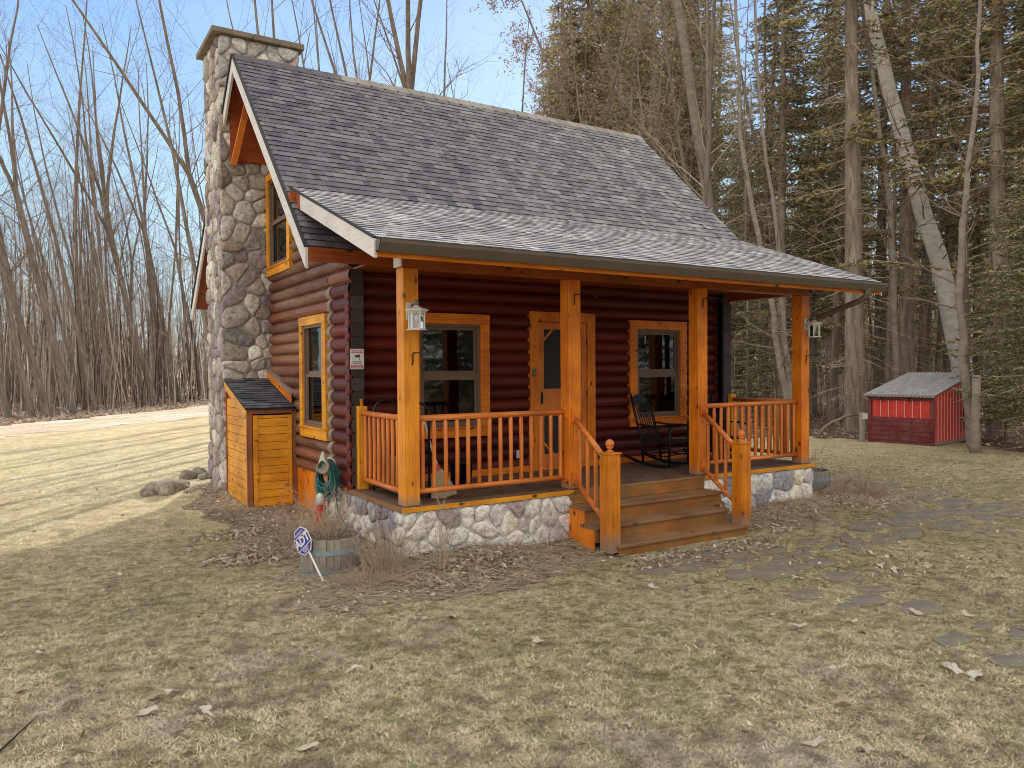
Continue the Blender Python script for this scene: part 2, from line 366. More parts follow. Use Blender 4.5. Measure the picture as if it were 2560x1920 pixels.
# ------------------------------------------------------------------ the cabin
PX, PY = 7.4, .2
XL, XR, YF, YB_ = 0.0, 7.3, 1.883, 8.12          # log walls
RY, RZ = 5.0, 6.85; SL = .956; MX0, MX1 = -.78, 8.09
def mz(y): return RZ-SL*abs(y-RY)
EY, EZ = 1.148, mz(1.148); BY = 2.12; BZ = mz(BY); QY, QZ = -.85, 2.99; PX0, PX1 = -.68, 8.09
PS = (BZ-QZ)/(BY-QY)
def pz(y): return QZ+PS*(y-QY)
cabin = thing('log_cabin', 'small red log cabin with grey shingle roof, stone chimney and orange timber porch', 'cabin', (0, 0, 0))
def part(name, mb, mat, parent=None, **k): return obj(name, mb, parent or cabin, mat, **k)

P_ = .186; Z0 = 2.4476-P_*13  # log seams
def logwall(mb, along, fixed, a0, a1, z0, z1, openings, out, bulge=.075, seed=1, ext=None, top=None):
    rd = random.Random(seed); k0 = math.floor((z0-Z0)/P_+.01); k1 = math.ceil((z1-Z0)/P_)
    bulge0 = bulge
    for k in range(k0, k1):
        col = tuple([rd.uniform(.62, 1.4)]*3); nseg = 6; bulge = bulge0*rd.uniform(.82, 1.12)
        cuts = {a0, a1}
        x = a0+rd.uniform(1.5, 4)
        for o in openings: cuts |= {max(a0, min(a1, o[0])), max(a0, min(a1, o[1]))}
        ds = sorted(cuts | set(np.linspace(a0, a1, 12))); prof = []
        for s in range(nseg+1):
            t = s/nseg; prof.append((Z0+(k+t)*P_, bulge*(math.sin(math.pi*t)**.55 if 0 < t < 1 else 0)))
        for i in range(len(ds)-1):
            u0, u1 = ds[i], ds[i+1]; um = (u0+u1)/2
            if u1-u0 < 1e-5: continue
            for s in range(nseg):
                zm = (prof[s][0]+prof[s+1][0])/2
                if zm > z1 or zm < z0: continue
                if any(o[0] < um < o[1] and o[2] < zm < o[3] for o in openings): continue
                if top and zm > top(um): continue
                q = []
                for (u, pr) in ((u0, prof[s]), (u1, prof[s]), (u1, prof[s+1]), (u0, prof[s+1])):
                    off = out*pr[1]; q.append((u, fixed+off, pr[0]) if along == 'x' else (fixed+off, u, pr[0]))
                mb.add(q, [(0, 1, 2, 3) if (along == 'x') == (out < 0) else (3, 2, 1, 0)], col)
wins = dict(W1=(.90, 2.22, .61, 2.446), W2=(5.015, 6.338, .61, 2.446))
op_f = [(a+.1, b-.1, c+.1, d-.1) for (a, b, c, d) in wins.values()]+[(3.08, 4.13, -.2, 2.42)]
mb = MB(); logwall(mb, 'x', YF, .15, XR-.15, -.02, 3.95, op_f, -1, seed=3)
part('front_log_wall', mb, LOGF, smooth=False)
mb = MB(); logwall(mb, 'y', XL, 2.5, YB_, .06, 6.6, [(2.65, 3.70, .69, 2.35), (4.40, 5.62, 3.4, 5.0)], -1, seed=5, top=lambda y: mz(y)-.25)
logwall(mb, 'y', XL, 1.655, 2.5, 2.8196, 3.36, [], -1, seed=15); part('side_log_wall', mb, LOGS)
mb = MB(); logwall(mb, 'y', XR, YF, YB_, .06, 6.6, [], 1, seed=6, top=lambda y: mz(y)-.25); part('side_log_wall', mb, LOGS)
mb = MB(); logwall(mb, 'x', YB_, 0, XR, .06, 3.7, [], 1, seed=8); part('rear_log_wall', mb, LOGF)
# inner sheathing so that no light leaks in
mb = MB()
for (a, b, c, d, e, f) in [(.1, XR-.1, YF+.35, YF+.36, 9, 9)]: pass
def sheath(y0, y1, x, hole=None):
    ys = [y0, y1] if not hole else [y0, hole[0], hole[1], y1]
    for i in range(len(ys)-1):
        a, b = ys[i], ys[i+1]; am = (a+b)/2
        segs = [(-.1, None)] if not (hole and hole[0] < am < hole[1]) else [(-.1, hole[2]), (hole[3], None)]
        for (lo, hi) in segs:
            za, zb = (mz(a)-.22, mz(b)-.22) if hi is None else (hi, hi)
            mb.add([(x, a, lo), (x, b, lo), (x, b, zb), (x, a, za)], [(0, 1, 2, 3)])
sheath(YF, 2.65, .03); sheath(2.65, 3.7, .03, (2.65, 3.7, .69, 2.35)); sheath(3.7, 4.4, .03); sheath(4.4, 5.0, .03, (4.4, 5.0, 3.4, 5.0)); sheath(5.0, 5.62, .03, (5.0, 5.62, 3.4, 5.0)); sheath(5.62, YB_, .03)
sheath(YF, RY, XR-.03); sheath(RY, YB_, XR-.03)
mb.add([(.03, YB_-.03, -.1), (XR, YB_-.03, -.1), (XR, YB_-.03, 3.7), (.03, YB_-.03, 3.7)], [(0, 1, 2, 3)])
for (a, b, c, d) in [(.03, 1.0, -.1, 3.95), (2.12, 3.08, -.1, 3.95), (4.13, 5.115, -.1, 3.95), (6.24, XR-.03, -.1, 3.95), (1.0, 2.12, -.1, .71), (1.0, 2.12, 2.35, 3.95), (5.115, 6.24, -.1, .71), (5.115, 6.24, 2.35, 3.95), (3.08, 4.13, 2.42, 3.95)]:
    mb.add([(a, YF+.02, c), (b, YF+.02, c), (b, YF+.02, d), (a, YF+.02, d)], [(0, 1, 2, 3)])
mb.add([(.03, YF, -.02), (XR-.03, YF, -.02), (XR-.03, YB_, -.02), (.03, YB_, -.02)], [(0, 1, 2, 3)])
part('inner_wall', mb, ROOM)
# corner posts of stacked log ends
for xs, sgn in ((XL, -1), (XR, 1)):
    mb = MB(); logwall(mb, 'y', xs-sgn*.0, 1.665, 2.40, -.02, 2.83, [], sgn, seed=11, bulge=.062); part('corner_logs', mb, LOGC)
    mb = MB()
    for k in range(0, 17):
        z = Z0+(k+.5)*P_; xe = xs if sgn < 0 else xs; q_ = .5*P_-.002
        arc = [(xs+sgn*(.035*math.sin(t)-.005), 1.655-.003*(k % 3), z-q_*math.cos(t)) for t in np.linspace(0, math.pi, 9)]
        pl_ = arc+[(xs-sgn*.150, 1.655-.003*(k % 3), z+q_), (xs-sgn*.150, 1.655-.003*(k % 3), z-q_)]
        mb.prism(pl_ if sgn > 0 else pl_[::-1], (0, .16, 0), tuple([random.uniform(.6, 1.35)]*3))
    mb.box(min(xs, xs-sgn*.15)+.0, max(xs, xs-sgn*.15), 1.70, YF+.02, -.02, 3.1)
    part('log_end_column', mb, ENDG)
    mb = MB()    # short stubs of the front logs sticking out sideways
    for k in range(0, 15):
        z = Z0+(k+.0)*P_
        mb.tube([(xs+sgn*.02, 1.74, z), (xs+sgn*.055, 1.74, z), (xs+sgn*.068, 1.74, z)], [P_*.42, P_*.40, P_*.30], 14, col=tuple([random.uniform(.8, 1.3)]*3))
    part('cross_log_ends', mb, LOGC, smooth=False)
mb = MB()
for k in range(1, 15):
    z = Z0+(k+.5)*P_
    prof = [(-.074*math.sin(math.pi*t)**.5-.006 if 0 < t < 1 else -.03, Z0+(k+t)*P_) for t in np.linspace(0, 1, 7)]
    poly = [(x, 2.544, zz) for x, zz in prof]+[(.0, 2.544, prof[-1][1]), (0, 2.544, prof[0][1])]
    mb.prism(poly, (0, -.145, 0))
part('caulked_joint', mb, CAULK)
# skirt under the side logs and the stone foundation
mb = MB(); mb.box(-.035, .0, 2.75, 5.75, -.7, .055); part('skirt_board', mb, W['z'], bevel=.004)
mb = MB(); mo = MB()
FX0, FY0 = -.02, -.02
def fnd(*a, **k): m_ = MB(); stones(m_, None, *a, **k); part('fieldstone_facing', m_, STONE, smooth=True)
fnd((FX0, FY0, -.72), (1, 0, 0), (0, 0, 1), 2.42, .655, .26, PAL_FD, 21, .045, .012, asp=.95)
fnd((4.85, FY0, -.72), (1, 0, 0), (0, 0, 1), 2.57, .655, .28, PAL_FD, 22, .045, .012, asp=1.0)
fnd((FX0, 2.6, -.72), (0, -1, 0), (0, 0, 1), 2.62, .655, .25, PAL_FD[3:]+PAL_CH[:4]+PAL_FD[:2], 23, .045, asp=.8)
fnd((7.42, FY0, -.72), (0, 1, 0), (0, 0, 1), 2.0, .655, .25, PAL_FD, 24, .045)
mo.box(FX0, 7.42, FY0, 1.9, -.9, -.065); mo.box(FX0, .3, 1.9, 2.6, -.9, .0)
part('foundation', mo, MORTW)

# chimney
CX0, CX1, CY0, CY1, CZ = -.84, .50, 5.75, 6.99, 7.45
mb = MB(); mo = MB(); mo.box(CX0, CX1, CY0, CY1, -1, CZ)
stones(mb, None, (CX0, CY0, -.75), (1, 0, 0), (0, 0, 1), CX1-CX0, CZ+.75, .235, PAL_CH, 31, .045, .014, asp=1.2, edge=.03)
stones(mb, None, (CX0, CY1, -.75), (0, -1, 0), (0, 0, 1), CY1-CY0, CZ+.75, .26, PAL_CH, 32, .045, .014, asp=1.0, edge=.02)
stones(mb, None, (CX1, CY0, 5.3), (0, 1, 0), (0, 0, 1), CY1-CY0, CZ-5.3, .27, PAL_CH, 33, .05)
stones(mb, None, (CX1, CY1, -.75), (-1, 0, 0), (0, 0, 1), CX1-CX0, CZ+.75, .3, PAL_CH, 34, .05)
chim = part('chimney', mo, MORT); obj('fieldstone', mb, chim, STONE, smooth=True)
mb = MB()
for i, (a, b) in enumerate(((-.99, -.30), (-.29, .17), (.18, .62))): mb.box(a, b, 5.63+.008*i, 7.12, CZ+.0, CZ+.095+.006*i)
obj('chimney_cap', mb, chim, plain('brown_capstone', (.20, .155, .115), .9, var=.5, sc=6), bevel=.015)

# shingle roofs: each course a row of tabs
def shingle(mb, O, U, S, wid, length, expo, pal, seed, keep=None, th=.010, wgt=None, bt=.32):
    rd = random.Random(seed); O = Vector(O); U = Vector(U).normalized(); S = Vector(S).normalized(); N = U.cross(S)
    n = math.ceil(length/expo)
    for c in range(n):
        x = -rd.uniform(0, .2); s0 = c*expo; s1 = min(length, s0+expo*1.04)
        base = rd.uniform(.96, 1.04)
        while x < wid:
            w = rd.choice((.09, .11, .14, .17, .22)); a, b = max(0, x), min(wid, x+w); x += w
            if b-a < .01: continue
            lift = th*(1.0 + (rd.random() < .45)*.55); col = rd.choice(pal); f = base*rd.uniform(.86, 1.16)
            so = s0+rd.uniform(-.004, .003)
            mid = O+U*(a+b)/2+S*(s0+expo/2)
            if keep and not keep(mid): continue
            p = [O+U*a+S*so+N*lift, O+U*b+S*so+N*lift, O+U*b+S*s1+N*.001, O+U*a+S*s1+N*.001]
            q = [O+U*a+S*so-N*.004, O+U*b+S*so-N*.004]
            gx_ = wgt(a/wid) if wgt else (1, 1, 1); cc = tuple(k*f*g_ for k, g_ in zip(col, gx_)); mb.add(p, [(0, 1, 2, 3)], cc); mb.add([p[0], p[1]]+q, [(2, 3, 1, 0)], tuple(k*bt for k in cc))  # butts tinted dark: painted shadow lines under each course
            if lift > th*1.2: mb.add([p[0], q[0], p[3]], [(0, 1, 2)], tuple(k*.3 for k in col)); mb.add([p[1], p[2], q[1]], [(0, 1, 2)], tuple(k*.3 for k in col))
PAL_R = [(.105, .10, .112), (.125, .12, .13), (.15, .145, .152), (.085, .082, .095), (.17, .168, .165), (.14, .138, .13), (.115, .11, .12)]
sl = math.hypot(1, SL); mb = MB()
shingle(mb, (MX0, EY, EZ), (1, 0, 0), (0, 1, SL), MX1-MX0, (RY-EY)*sl, .136, PAL_R, 41, wgt=lambda u: (1.0+.80*u, .96+.84*u, 1.08+.70*u))  # tabs lighten to the right: light and haze painted into the colour
shingle(mb, (MX1, 2*RY-.95, mz(.95)), (-1, 0, 0), (0, -1, SL), MX1-MX0, (RY-.95)*sl, .15, PAL_R, 42)
roof = MB()   # deck under shingles
T = .05
for (a, b) in ((EY, RY), (2*RY-.95, RY)):
    za, zb = mz(a), mz(b)
    vs = [(MX0+.02, a, za-.006), (MX1-.02, a, za-.006), (MX1-.02, b, zb-.006), (MX0+.02, b, zb-.006)]; vs2 = [(x, y, z-T) for x, y, z in vs]
    roof.add(vs+vs2, [(0, 1, 2, 3), (7, 6, 5, 4), (0, 4, 5, 1), (1, 5, 6, 2), (2, 6, 7, 3), (3, 7, 4, 0)])
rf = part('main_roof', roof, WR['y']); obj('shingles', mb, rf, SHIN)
mb = MB(); n = 34; rd = random.Random(4)
for i in range(n):
    x0 = MX0+(MX1-MX0)*i/n; x1 = MX0+(MX1-MX0)*(i+1.15)/n; x1 = min(x1, MX1)
    if x0 < CX1 and x1 > CX0 and False: continue
    f = rd.uniform(.85, 1.15); col = (.30*f, .27*f, .24*f) if i > 6 else (.11*f, .10*f, .11*f)
    for sg in (-1, 1):
        mb.add([(x0, RY, RZ+.03+.004), (x1, RY, RZ+.03-.006), (x1, RY+sg*.14, RZ-.14*SL+.022), (x0, RY+sg*.14, RZ-.14*SL+.03), (x0, RY+sg*.14, RZ-.14*SL+.005), (x1, RY+sg*.14, RZ-.14*SL+.005)], [(0, 1, 2, 3), (3, 2, 5, 4)], col)
obj('ridge_cap', mb, rf, SHIN)
# rake boards, drip edge
def rake(mb, x, w, pts, h):
    for i in range(len(pts)-1):
        (ya, za), (yb, zb) = pts[i], pts[i+1]
        mb.prism([(x, ya, za), (x, yb, zb), (x, yb, zb-h), (x, ya, za-h)], (w, 0, 0))
mb = MB(); rake(mb, MX0-.022, .04, [(EY, EZ-.01), (RY, RZ-.01)], .27); rake(mb, MX0-.022, .04, [(RY+.001, RZ-.01), (2*RY-.95, mz(.95)-.01)], .27)
part('rake_board', mb, WHITE_RAKE, bevel=.004)
mb = MB(); rake(mb, MX1-.018, .04, [(EY, EZ-.01), (RY, RZ-.01)], .27); rake(mb, MX1-.018, .04, [(RY+.001, RZ-.01), (2*RY-.95, mz(.95)-.01)], .27)
part('rake_board', mb, WHITE_RAKE, bevel=.004)
mb = MB(); rake(mb, MX0-.035, .05, [(EY, EZ+.012), (RY, RZ+.012), ], .026); rake(mb, MX0-.045, .06, [(RY, RZ+.02), (2*RY-.95, mz(.95)+.02)], .075)
part('drip_edge', mb, DARK)
# gable peak: wooden panel, inner rafter
mb = MB(); mb.prism([(-.70, CY0-.075, 5.26), (.0, CY0-.075, 5.30), (.0, CY0-.075, mz(CY0)-.0), (-.70, CY0-.075, mz(CY0)-.0)], (0, .05, 0))
part('gable_panel', mb, WR['x'])
mb = MB(); mb.beam((-.47, 5.10, 6.42), (-.66, 5.63, 5.20), .05, .10, (1, 0, 0)); part('inner_rafter', mb, RAIL['y'])
mb = MB()
mb.prism([(MX0+.02, EY+.12, EZ-.02), (MX0+.02, RY, RZ-.12), (MX0+.02, RY, RZ-.16), (MX0+.02, EY+.12, EZ-.07)], (.76, 0, 0)); part('soffit', mb, WR['y'])
# main eave fascia and the beam block
mb = MB(); mb.box(MX0+.02, 8.05, EY-.02, EY+.02, EZ-.185, EZ-.012); part('eave_fascia', mb, WR['x'], bevel=.004)
mb = MB(); mb.box(.0, 8.05, EY+.02, YF, EZ-.185, EZ-.165); part('soffit', mb, WR['x'])
# porch roof
mb = MB(); ps = math.hypot(1, PS)
shingle(mb, (PX0, QY-.02, QZ), (1, 0, 0), (0, 1, PS), PX1-PX0, (BY-QY)*ps, .128, [tuple(k*3.5 for k in c) for c in PAL_R]+[(.48, .45, .44), (.42, .40, .39), (.54, .51, .50)], 43, th=.008, bt=.28)  # paler palette paints in the sky sheen at grazing angle
pr = MB(); vs = [(PX0+.02, QY, QZ-.006), (PX1-.02, QY, QZ-.006), (PX1-.02, BY, BZ-.006), (PX0+.02, BY, BZ-.006)]; vs2 = [(x, y, z-.05) for x, y, z in vs]
pr.add(vs+vs2, [(0, 1, 2, 3), (7, 6, 5, 4), (0, 4, 5, 1), (1, 5, 6, 2), (2, 6, 7, 3), (3, 7, 4, 0)])
prf = part('porch_roof', pr, WR['y']); obj('shingles', mb, prf, SHIN)
for x in (PX0-.022, PX1-.018):
    mb = MB(); rake(mb, x, .04, [(QY, QZ-.012), (BY-.45, pz(BY-.45)-.012)], .2); part('rake_board', mb, WHITE_RAKE, bevel=.004)
    mb = MB(); rake(mb, x+.002, .036, [(BY-.45, pz(BY-.45)-.012), (BY-.02, pz(BY-.02)-.012)], .2); part('rake_board', mb, WR['y'], bevel=.004, label='orange stained upper end of the rake board')
mb = MB(); mb.box(MX0+.0, PX0+.02, 1.86, 2.10, pz(1.86)-.24, pz(1.86)-.03); part('rake_end_block', mb, WR['y'])
mb = MB(); rake(mb, PX0-.03, .04, [(QY, QZ+.012), (BY, BZ+.012)], .024); part('drip_edge', mb, DARK)
mb = MB(); mb.box(PX0+.02, PX1-.02, QY+.0, QY+.035, QZ-.195, QZ-.02); part('porch_fascia', mb, W['x'], bevel=.004)
mb = MB()   # rafters and boarded ceiling
mb.prism([(PX0+.02, QY+.03, pz(QY+.03)-.16), (PX0+.02, BY, BZ-.16), (PX0+.02, BY, BZ-.18), (PX0+.02, QY+.03, pz(QY+.03)-.18)], (PX1-PX0-.04, 0, 0)); part('porch_ceiling', mb, WR['y'])
# gutter and downspout
mb = MB(); gy0 = QY-.125
prof = [(QY-.002, QZ-.03), (QY-.002, QZ-.15), (QY-.075, QZ-.155), (QY-.105, QZ-.10), (gy0, QZ-.06), (gy0, QZ-.025), (gy0+.012, QZ-.025), (gy0+.012, QZ-.055), (QY-.095, QZ-.095), (QY-.07, QZ-.143), (QY-.012, QZ-.14), (QY-.012, QZ-.03)]
mb.prism([(PX0, y, z) for y, z in prof], (PX1-PX0, 0, 0))
for x in (PX0, PX1-.004): mb.prism([(x, QY-.002, QZ-.03), (x, QY-.002, QZ-.15), (x, QY-.075, QZ-.155), (x, QY-.105, QZ-.10), (x, gy0, QZ-.06), (x, gy0, QZ-.025)], (.004, 0, 0))
gut = part('gutter', mb, BROWNMETAL)
mb = MB()
dsp = [(7.62, QY-.06, 2.87), (7.62, QY-.06, 2.79), (7.615, QY-.03, 2.73), (7.60, QY+.05, 2.68), (7.50, .10, 2.40), (7.48, .20, 2.34), (7.475, .25, 2.24), (7.475, .25, .0)]
mb.tube(dsp, .048, 8); obj('downspout', mb, gut, BROWNMETAL)
# porch beam, posts
mb = MB(); mb.box(-.0, PX, .015, .185, 2.82, 3.02); part('porch_beam', mb, BEAMW, bevel=.005)
mb = MB(); mb.box(-.022, -.001, .01, .22, 2.835, 2.985); part('beam_end_block', mb, WHITE_RAKE)  # sunlit beam end, its brightness painted in with a white material
mb = MB(); mb.box(PX-.19, PX-.01, .19, YF-.05, 2.83, 3.02); part('side_beam', mb, WR['y'], bevel=.005)
for i in range(4):
    mb = MB(); mb.box(2.4*i, 2.4*i+.199, 0, .199, .002, 2.82); part('porch_post', mb, WPY if i == 0 else WP, bevel=.008)
# deck
mb = MB(); y = -.045
while y < YF: mb.box(-.045, PX+.06, y, min(y+.134, YF), -.035, 0); y += .139
part('deck_boards', mb, DECK, bevel=.003)
for (x0, x1) in ((-.06, 2.43), (4.87, PX+.075)): mb = MB(); mb.box(x0, x1, -.065, -.047, -.06, -.001); part('deck_edge_trim', mb, WY['x'], bevel=.003)
mb = MB(); mb.box(-.062, -.047, -.046, 1.97, -.06, -.001); mb.box(-.06, .5, YF, 1.97, -.06, -.001); part('deck_edge_trim', mb, TREAD)
mb = MB(); mb.box(.16, 3.0, YF-.10, YF-.055, .002, .10); mb.box(4.22, 7.1, YF-.10, YF-.055, .002, .10); part('base_board', mb, W['x'], bevel=.003)
# rails
def rail_x(x0, x1, y, n, nm='railing'):
    mb = MB(); mb.tube([(x0-.04, y, 1.035), (x1+.04, y, 1.035)], .038, 12); r = part(nm, mb, RAIL['x'], smooth=True)
    mb = MB(); mb.tube([(x0-.03, y, .155), (x1+.03, y, .155)], .034, 12); obj('bottom_rail', mb, r, RAIL['x'], smooth=True)
    for i in range(n):
        x = x0+(x1-x0)*(i+.5)/n; mb = MB(); j = random.uniform(-.006, .006)
        mb.tube([(x+j, y, .15), (x, y, .2), (x+j, y, .6), (x, y, .97), (x-j, y, 1.035)], [.017, .027, .027, .027, .017], 8)
        obj('baluster', mb, r, RAIL['z'], smooth=True)
def rail_y(x, y0, y1, n):
    mb = MB(); mb.tube([(x, y0-.03, 1.035), (x, y1+.03, 1.035)], .038, 12); r = part('railing', mb, RAIL['y'], smooth=True)
    mb = MB(); mb.tube([(x, y0-.03, .14), (x, y1+.03, .14)], .034, 12); obj('bottom_rail', mb, r, RAIL['y'], smooth=True)
    for i in range(n):
        y = y0+(y1-y0)*(i+.5)/n; mb = MB()
        mb.tube([(x, y, .14), (x, y, .2), (x+.004, y, .6), (x, y, .97), (x, y, 1.035)], [.017, .027, .027, .027, .017], 8); obj('baluster', mb, r, RAIL['z'], smooth=True)
rail_x(.2, 2.4, .10, 14); rail_x(5.0, 7.2, .10, 14); rail_y(.10, .2, 1.56, 9); rail_y(7.3, .2, 1.56, 9)
for x in (.03, 7.25):
    mb = MB(); mb.box(x, x+.13, 1.57, 1.70, .002, 1.13); part('rail_post', mb, WY['z'], bevel=.006)
mb = MB()
for (x, z) in ((2.375, 1.035), (2.375, .155)): mb.box(x, x+.024, .05, .15, z-.07, z+.07)
part('rail_bracket', mb, W['z'])
# stairs
RIS = wood('riser_stain', 'x', (.46, .19, .045), (.33, .12, .03), (.13, .05, .02), weather=(.17, .12, .05))
ty = [-.07, -.42, -.71, -.98]; tz = [-.195, -.385, -.585]; tx = [(2.34, 4.87), (2.27, 4.69), (2.44, 4.80)]
mb = MB()
for k in range(3):
    y1 = ty[k]+.03; y0 = ty[k+1]; x0, x1 = tx[k]; ym = (y0+y1)/2
    mb.box(x0, x1, y0, ym-.004, tz[k]-.036, tz[k]); mb.box(x0, x1, ym+.004, y1, tz[k]-.036, tz[k])
mb.box(2.44, 4.86, -.072, -.046, -.038, .001)
st = part('porch_steps', mb, TREAD, bevel=.006)
mb = MB(); mb.box(2.36, 4.85, -.068, -.062, -.19, -.039)
for k in range(3): mb.box(tx[k][0]+.02, tx[k][1]-.01, ty[k+1]+.028, ty[k+1]+.046, (tz[k+1]-.001 if k < 2 else -.8), tz[k]-.037)
obj('riser', mb, st, RIS)
for (x, ya, yb, z) in ((2.345, -.385, -.05, -.232), (4.845, -.385, -.05, -.232), (2.28, -.675, -.386, -.422), (4.665, -.675, -.386, -.422)):
    mb = MB(); mb.box(x, x+.02, ya, yb, -.8, z); obj('stringer', mb, st, W['z'])
for x, px0 in ((2.32, 2.5), (4.70, 4.90)):
    F0, F1 = -.93, -.745
    mb = MB(); mb.box(x, x+.185, F0, F1, -.68, .55); mb.box(x-.012, x+.197, F0-.012, F1+.012, .55, .572)
    nw = part('newel_post', mb, WN, bevel=.006)
    mb = MB(); cx, cy = x+.09, (F0+F1)/2; mb.lathe([(.0, .572), (.045, .572), (.045, .59), (.022, .60), (.025, .615), (.05, .63)]+[(.056*math.cos(t), .68+.056*math.sin(t)) for t in np.linspace(-.8, math.pi/2, 9)], (cx, cy, 0), 16)
    obj('ball_finial', mb, nw, RAIL['z'], smooth=True)
    mb = MB(); a0, a1 = Vector((px0, .02, .96)), Vector((x+.09, F1, .48)); mb.tube([a0, a1], .037, 12); sr = part('stair_rail', mb, RAIL['y'], smooth=True)
    mb = MB(); b0, b1 = Vector((px0, .02, .12)), Vector((x+.09, F1, -.32)); mb.tube([b0, b1], .034, 12); obj('bottom_rail', mb, sr, RAIL['y'], smooth=True)
    for t in (.18, .44, .70):
        mb = MB(); p = b0.lerp(b1, t); q = a0.lerp(a1, t); mb.tube([p, p.lerp(q, .08), p.lerp(q, .92), q], [.018, .026, .026, .018], 8); obj('baluster', mb, sr, RAIL['z'], smooth=True)
    for z in (.96, .13):
        mb = MB(); mb.box(px0-.06, px0+.06, -.022, -.001, z-.06, z+.09); part('rail_bracket', mb, W['z'])
# windows
def window_x(name, x0, x1, z0, z1, y, label=None):
    yo = y-.105
    mb = MB(); t = .155
    mb.box(x0, x1, yo, y+.02, z1-t, z1); mb.box(x0+.001, x0+t, yo+.004, y+.02, z0+t, z1-t); mb.box(x1-t, x1-.001, yo+.004, y+.02, z0+t, z1-t)
    mb.box(x0, x1, yo+.002, y+.02, z0, z0+t-.02); mb.box(x0-.01, x1+.01, yo-.02, y+.02, z0+t-.02, z0+t)
    w = part('window', mb, W['x'], bevel=.005, label=label)
    a, b, c, d = x0+t, x1-t, z0+t, z1-t; mb = MB(); f = .04
    mb.box(a, b, y-.07, y+.02, d-f, d); mb.box(a, b, y-.07, y+.02, c, c+f); mb.box(a, a+f, y-.07, y+.02, c+f, d-f); mb.box(b-f, b, y-.07, y+.02, c+f, d-f)
    zm = (c+d)/2; s = .045; a2, b2 = a+f, b-f
    mb.box(a2, b2, y-.045, y-.005, zm-.02, zm+.025)
    for (zz0, zz1, yy) in ((zm+.025, d-f, -.02), (c+f, zm-.02, -.045)):
        mb.box(a2, a2+s, y+yy, y+yy+.03, zz0, zz1); mb.box(b2-s, b2, y+yy, y+yy+.03, zz0, zz1)
        mb.box(a2+s, b2-s, y+yy, y+yy+.03, (zz1-s), zz1); mb.box(a2+s, b2-s, y+yy, y+yy+.03, zz0, zz0+s)
    obj('sash', mb, w, VINYL, bevel=.002)
    mb = MB(); mb.add([(a2, y-.008, zm), (b2, y-.008, zm), (b2, y-.008, d-f), (a2, y-.008, d-f)], [(0, 1, 2, 3)]); mb.add([(a2, y-.032, c+f), (b2, y-.032, c+f), (b2, y-.032, zm), (a2, y-.032, zm)], [(0, 1, 2, 3)])
    obj('pane', mb, w, GLASS)
    mb = MB(); n = 12
    for (p, q) in ((a2-.02, a2+.16), (b2-.16, b2+.02)):
        xs = np.linspace(p, q, n); vs = []
        for i, xx in enumerate(xs): vs += [(xx, y+.10+.02*math.sin(i*2.1), c), (xx, y+.10+.02*math.sin(i*2.1), d)]
        mb.add(vs, [(2*i, 2*i+2, 2*i+3, 2*i+1) for i in range(n-1)])
    obj('curtain', mb, w, CURT)
    return w
window_x('window', *[wins['W1'][i] for i in (0, 1, 2, 3)], YF); window_x('window', *[wins['W2'][i] for i in (0, 1, 2, 3)], YF)
def window_y(y0, y1, z0, z1, x, t=.17):
    xo = x-.105; mb = MB()
    mb.box(xo, x+.02, y0, y1, z1-t*.8, z1); mb.box(xo+.004, x+.02, y0+.001, y0+t, z0+t, z1-t*.8); mb.box(xo+.004, x+.02, y1-t*.8, y1-.001, z0+t, z1-t*.8)
    mb.box(xo+.002, x+.02, y0, y1, z0, z0+t-.02); mb.box(xo-.02, x+.02, y0-.01, y1+.01, z0+t-.02, z0+t)
    w = part('window', mb, WY['y'], bevel=.005)
    a, b, c, d = y0+t, y1-t*.8, z0+t, z1-t*.8; f = .04; mb = MB()
    mb.box(x-.07, x+.02, a, b, d-f, d); mb.box(x-.07, x+.02, a, b, c, c+f); mb.box(x-.07, x+.02, a, a+f, c+f, d-f); mb.box(x-.07, x+.02, b-f, b, c+f, d-f)
    zm = (c+d)/2; a2, b2 = a+f, b-f; s = .045; mb.box(x-.045, x-.005, a2, b2, zm-.02, zm+.025)
    for (zz0, zz1, xx) in ((zm+.025, d-f, -.02), (c+f, zm-.02, -.045)):
        mb.box(x+xx, x+xx+.03, a2, a2+s, zz0, zz1); mb.box(x+xx, x+xx+.03, b2-s, b2, zz0, zz1); mb.box(x+xx, x+xx+.03, a2+s, b2-s, zz0, zz0+s)
    obj('sash', mb, w, VINYL, bevel=.002)
    mb = MB(); mb.add([(x-.01, a2, c+f), (x-.01, b2, c+f), (x-.01, b2, d-f), (x-.01, a2, d-f)], [(3, 2, 1, 0)]); obj('pane', mb, w, GLASS)
    mb = MB(); n = 14; ys = np.linspace(b2-.35, b2+.03, n); vs = []
    for i, yy in enumerate(ys): vs += [(x+.10+.02*math.sin(i*2.1), yy, c), (x+.10+.02*math.sin(i*2.1), yy, d)]
    mb.add(vs, [(2*i, 2*i+2, 2*i+3, 2*i+1) for i in range(n-1)])
    mb.add([(x+.14, a2, c), (x+.14, b2, c), (x+.14, b2, d), (x+.14, a2, d)], [(0, 1, 2, 3)]); obj('curtain', mb, w, CURT)
window_y(2.546, 3.807, .59, 2.4476, XL); window_y(4.29, 5.72, 3.29, 5.08, XL, .15)
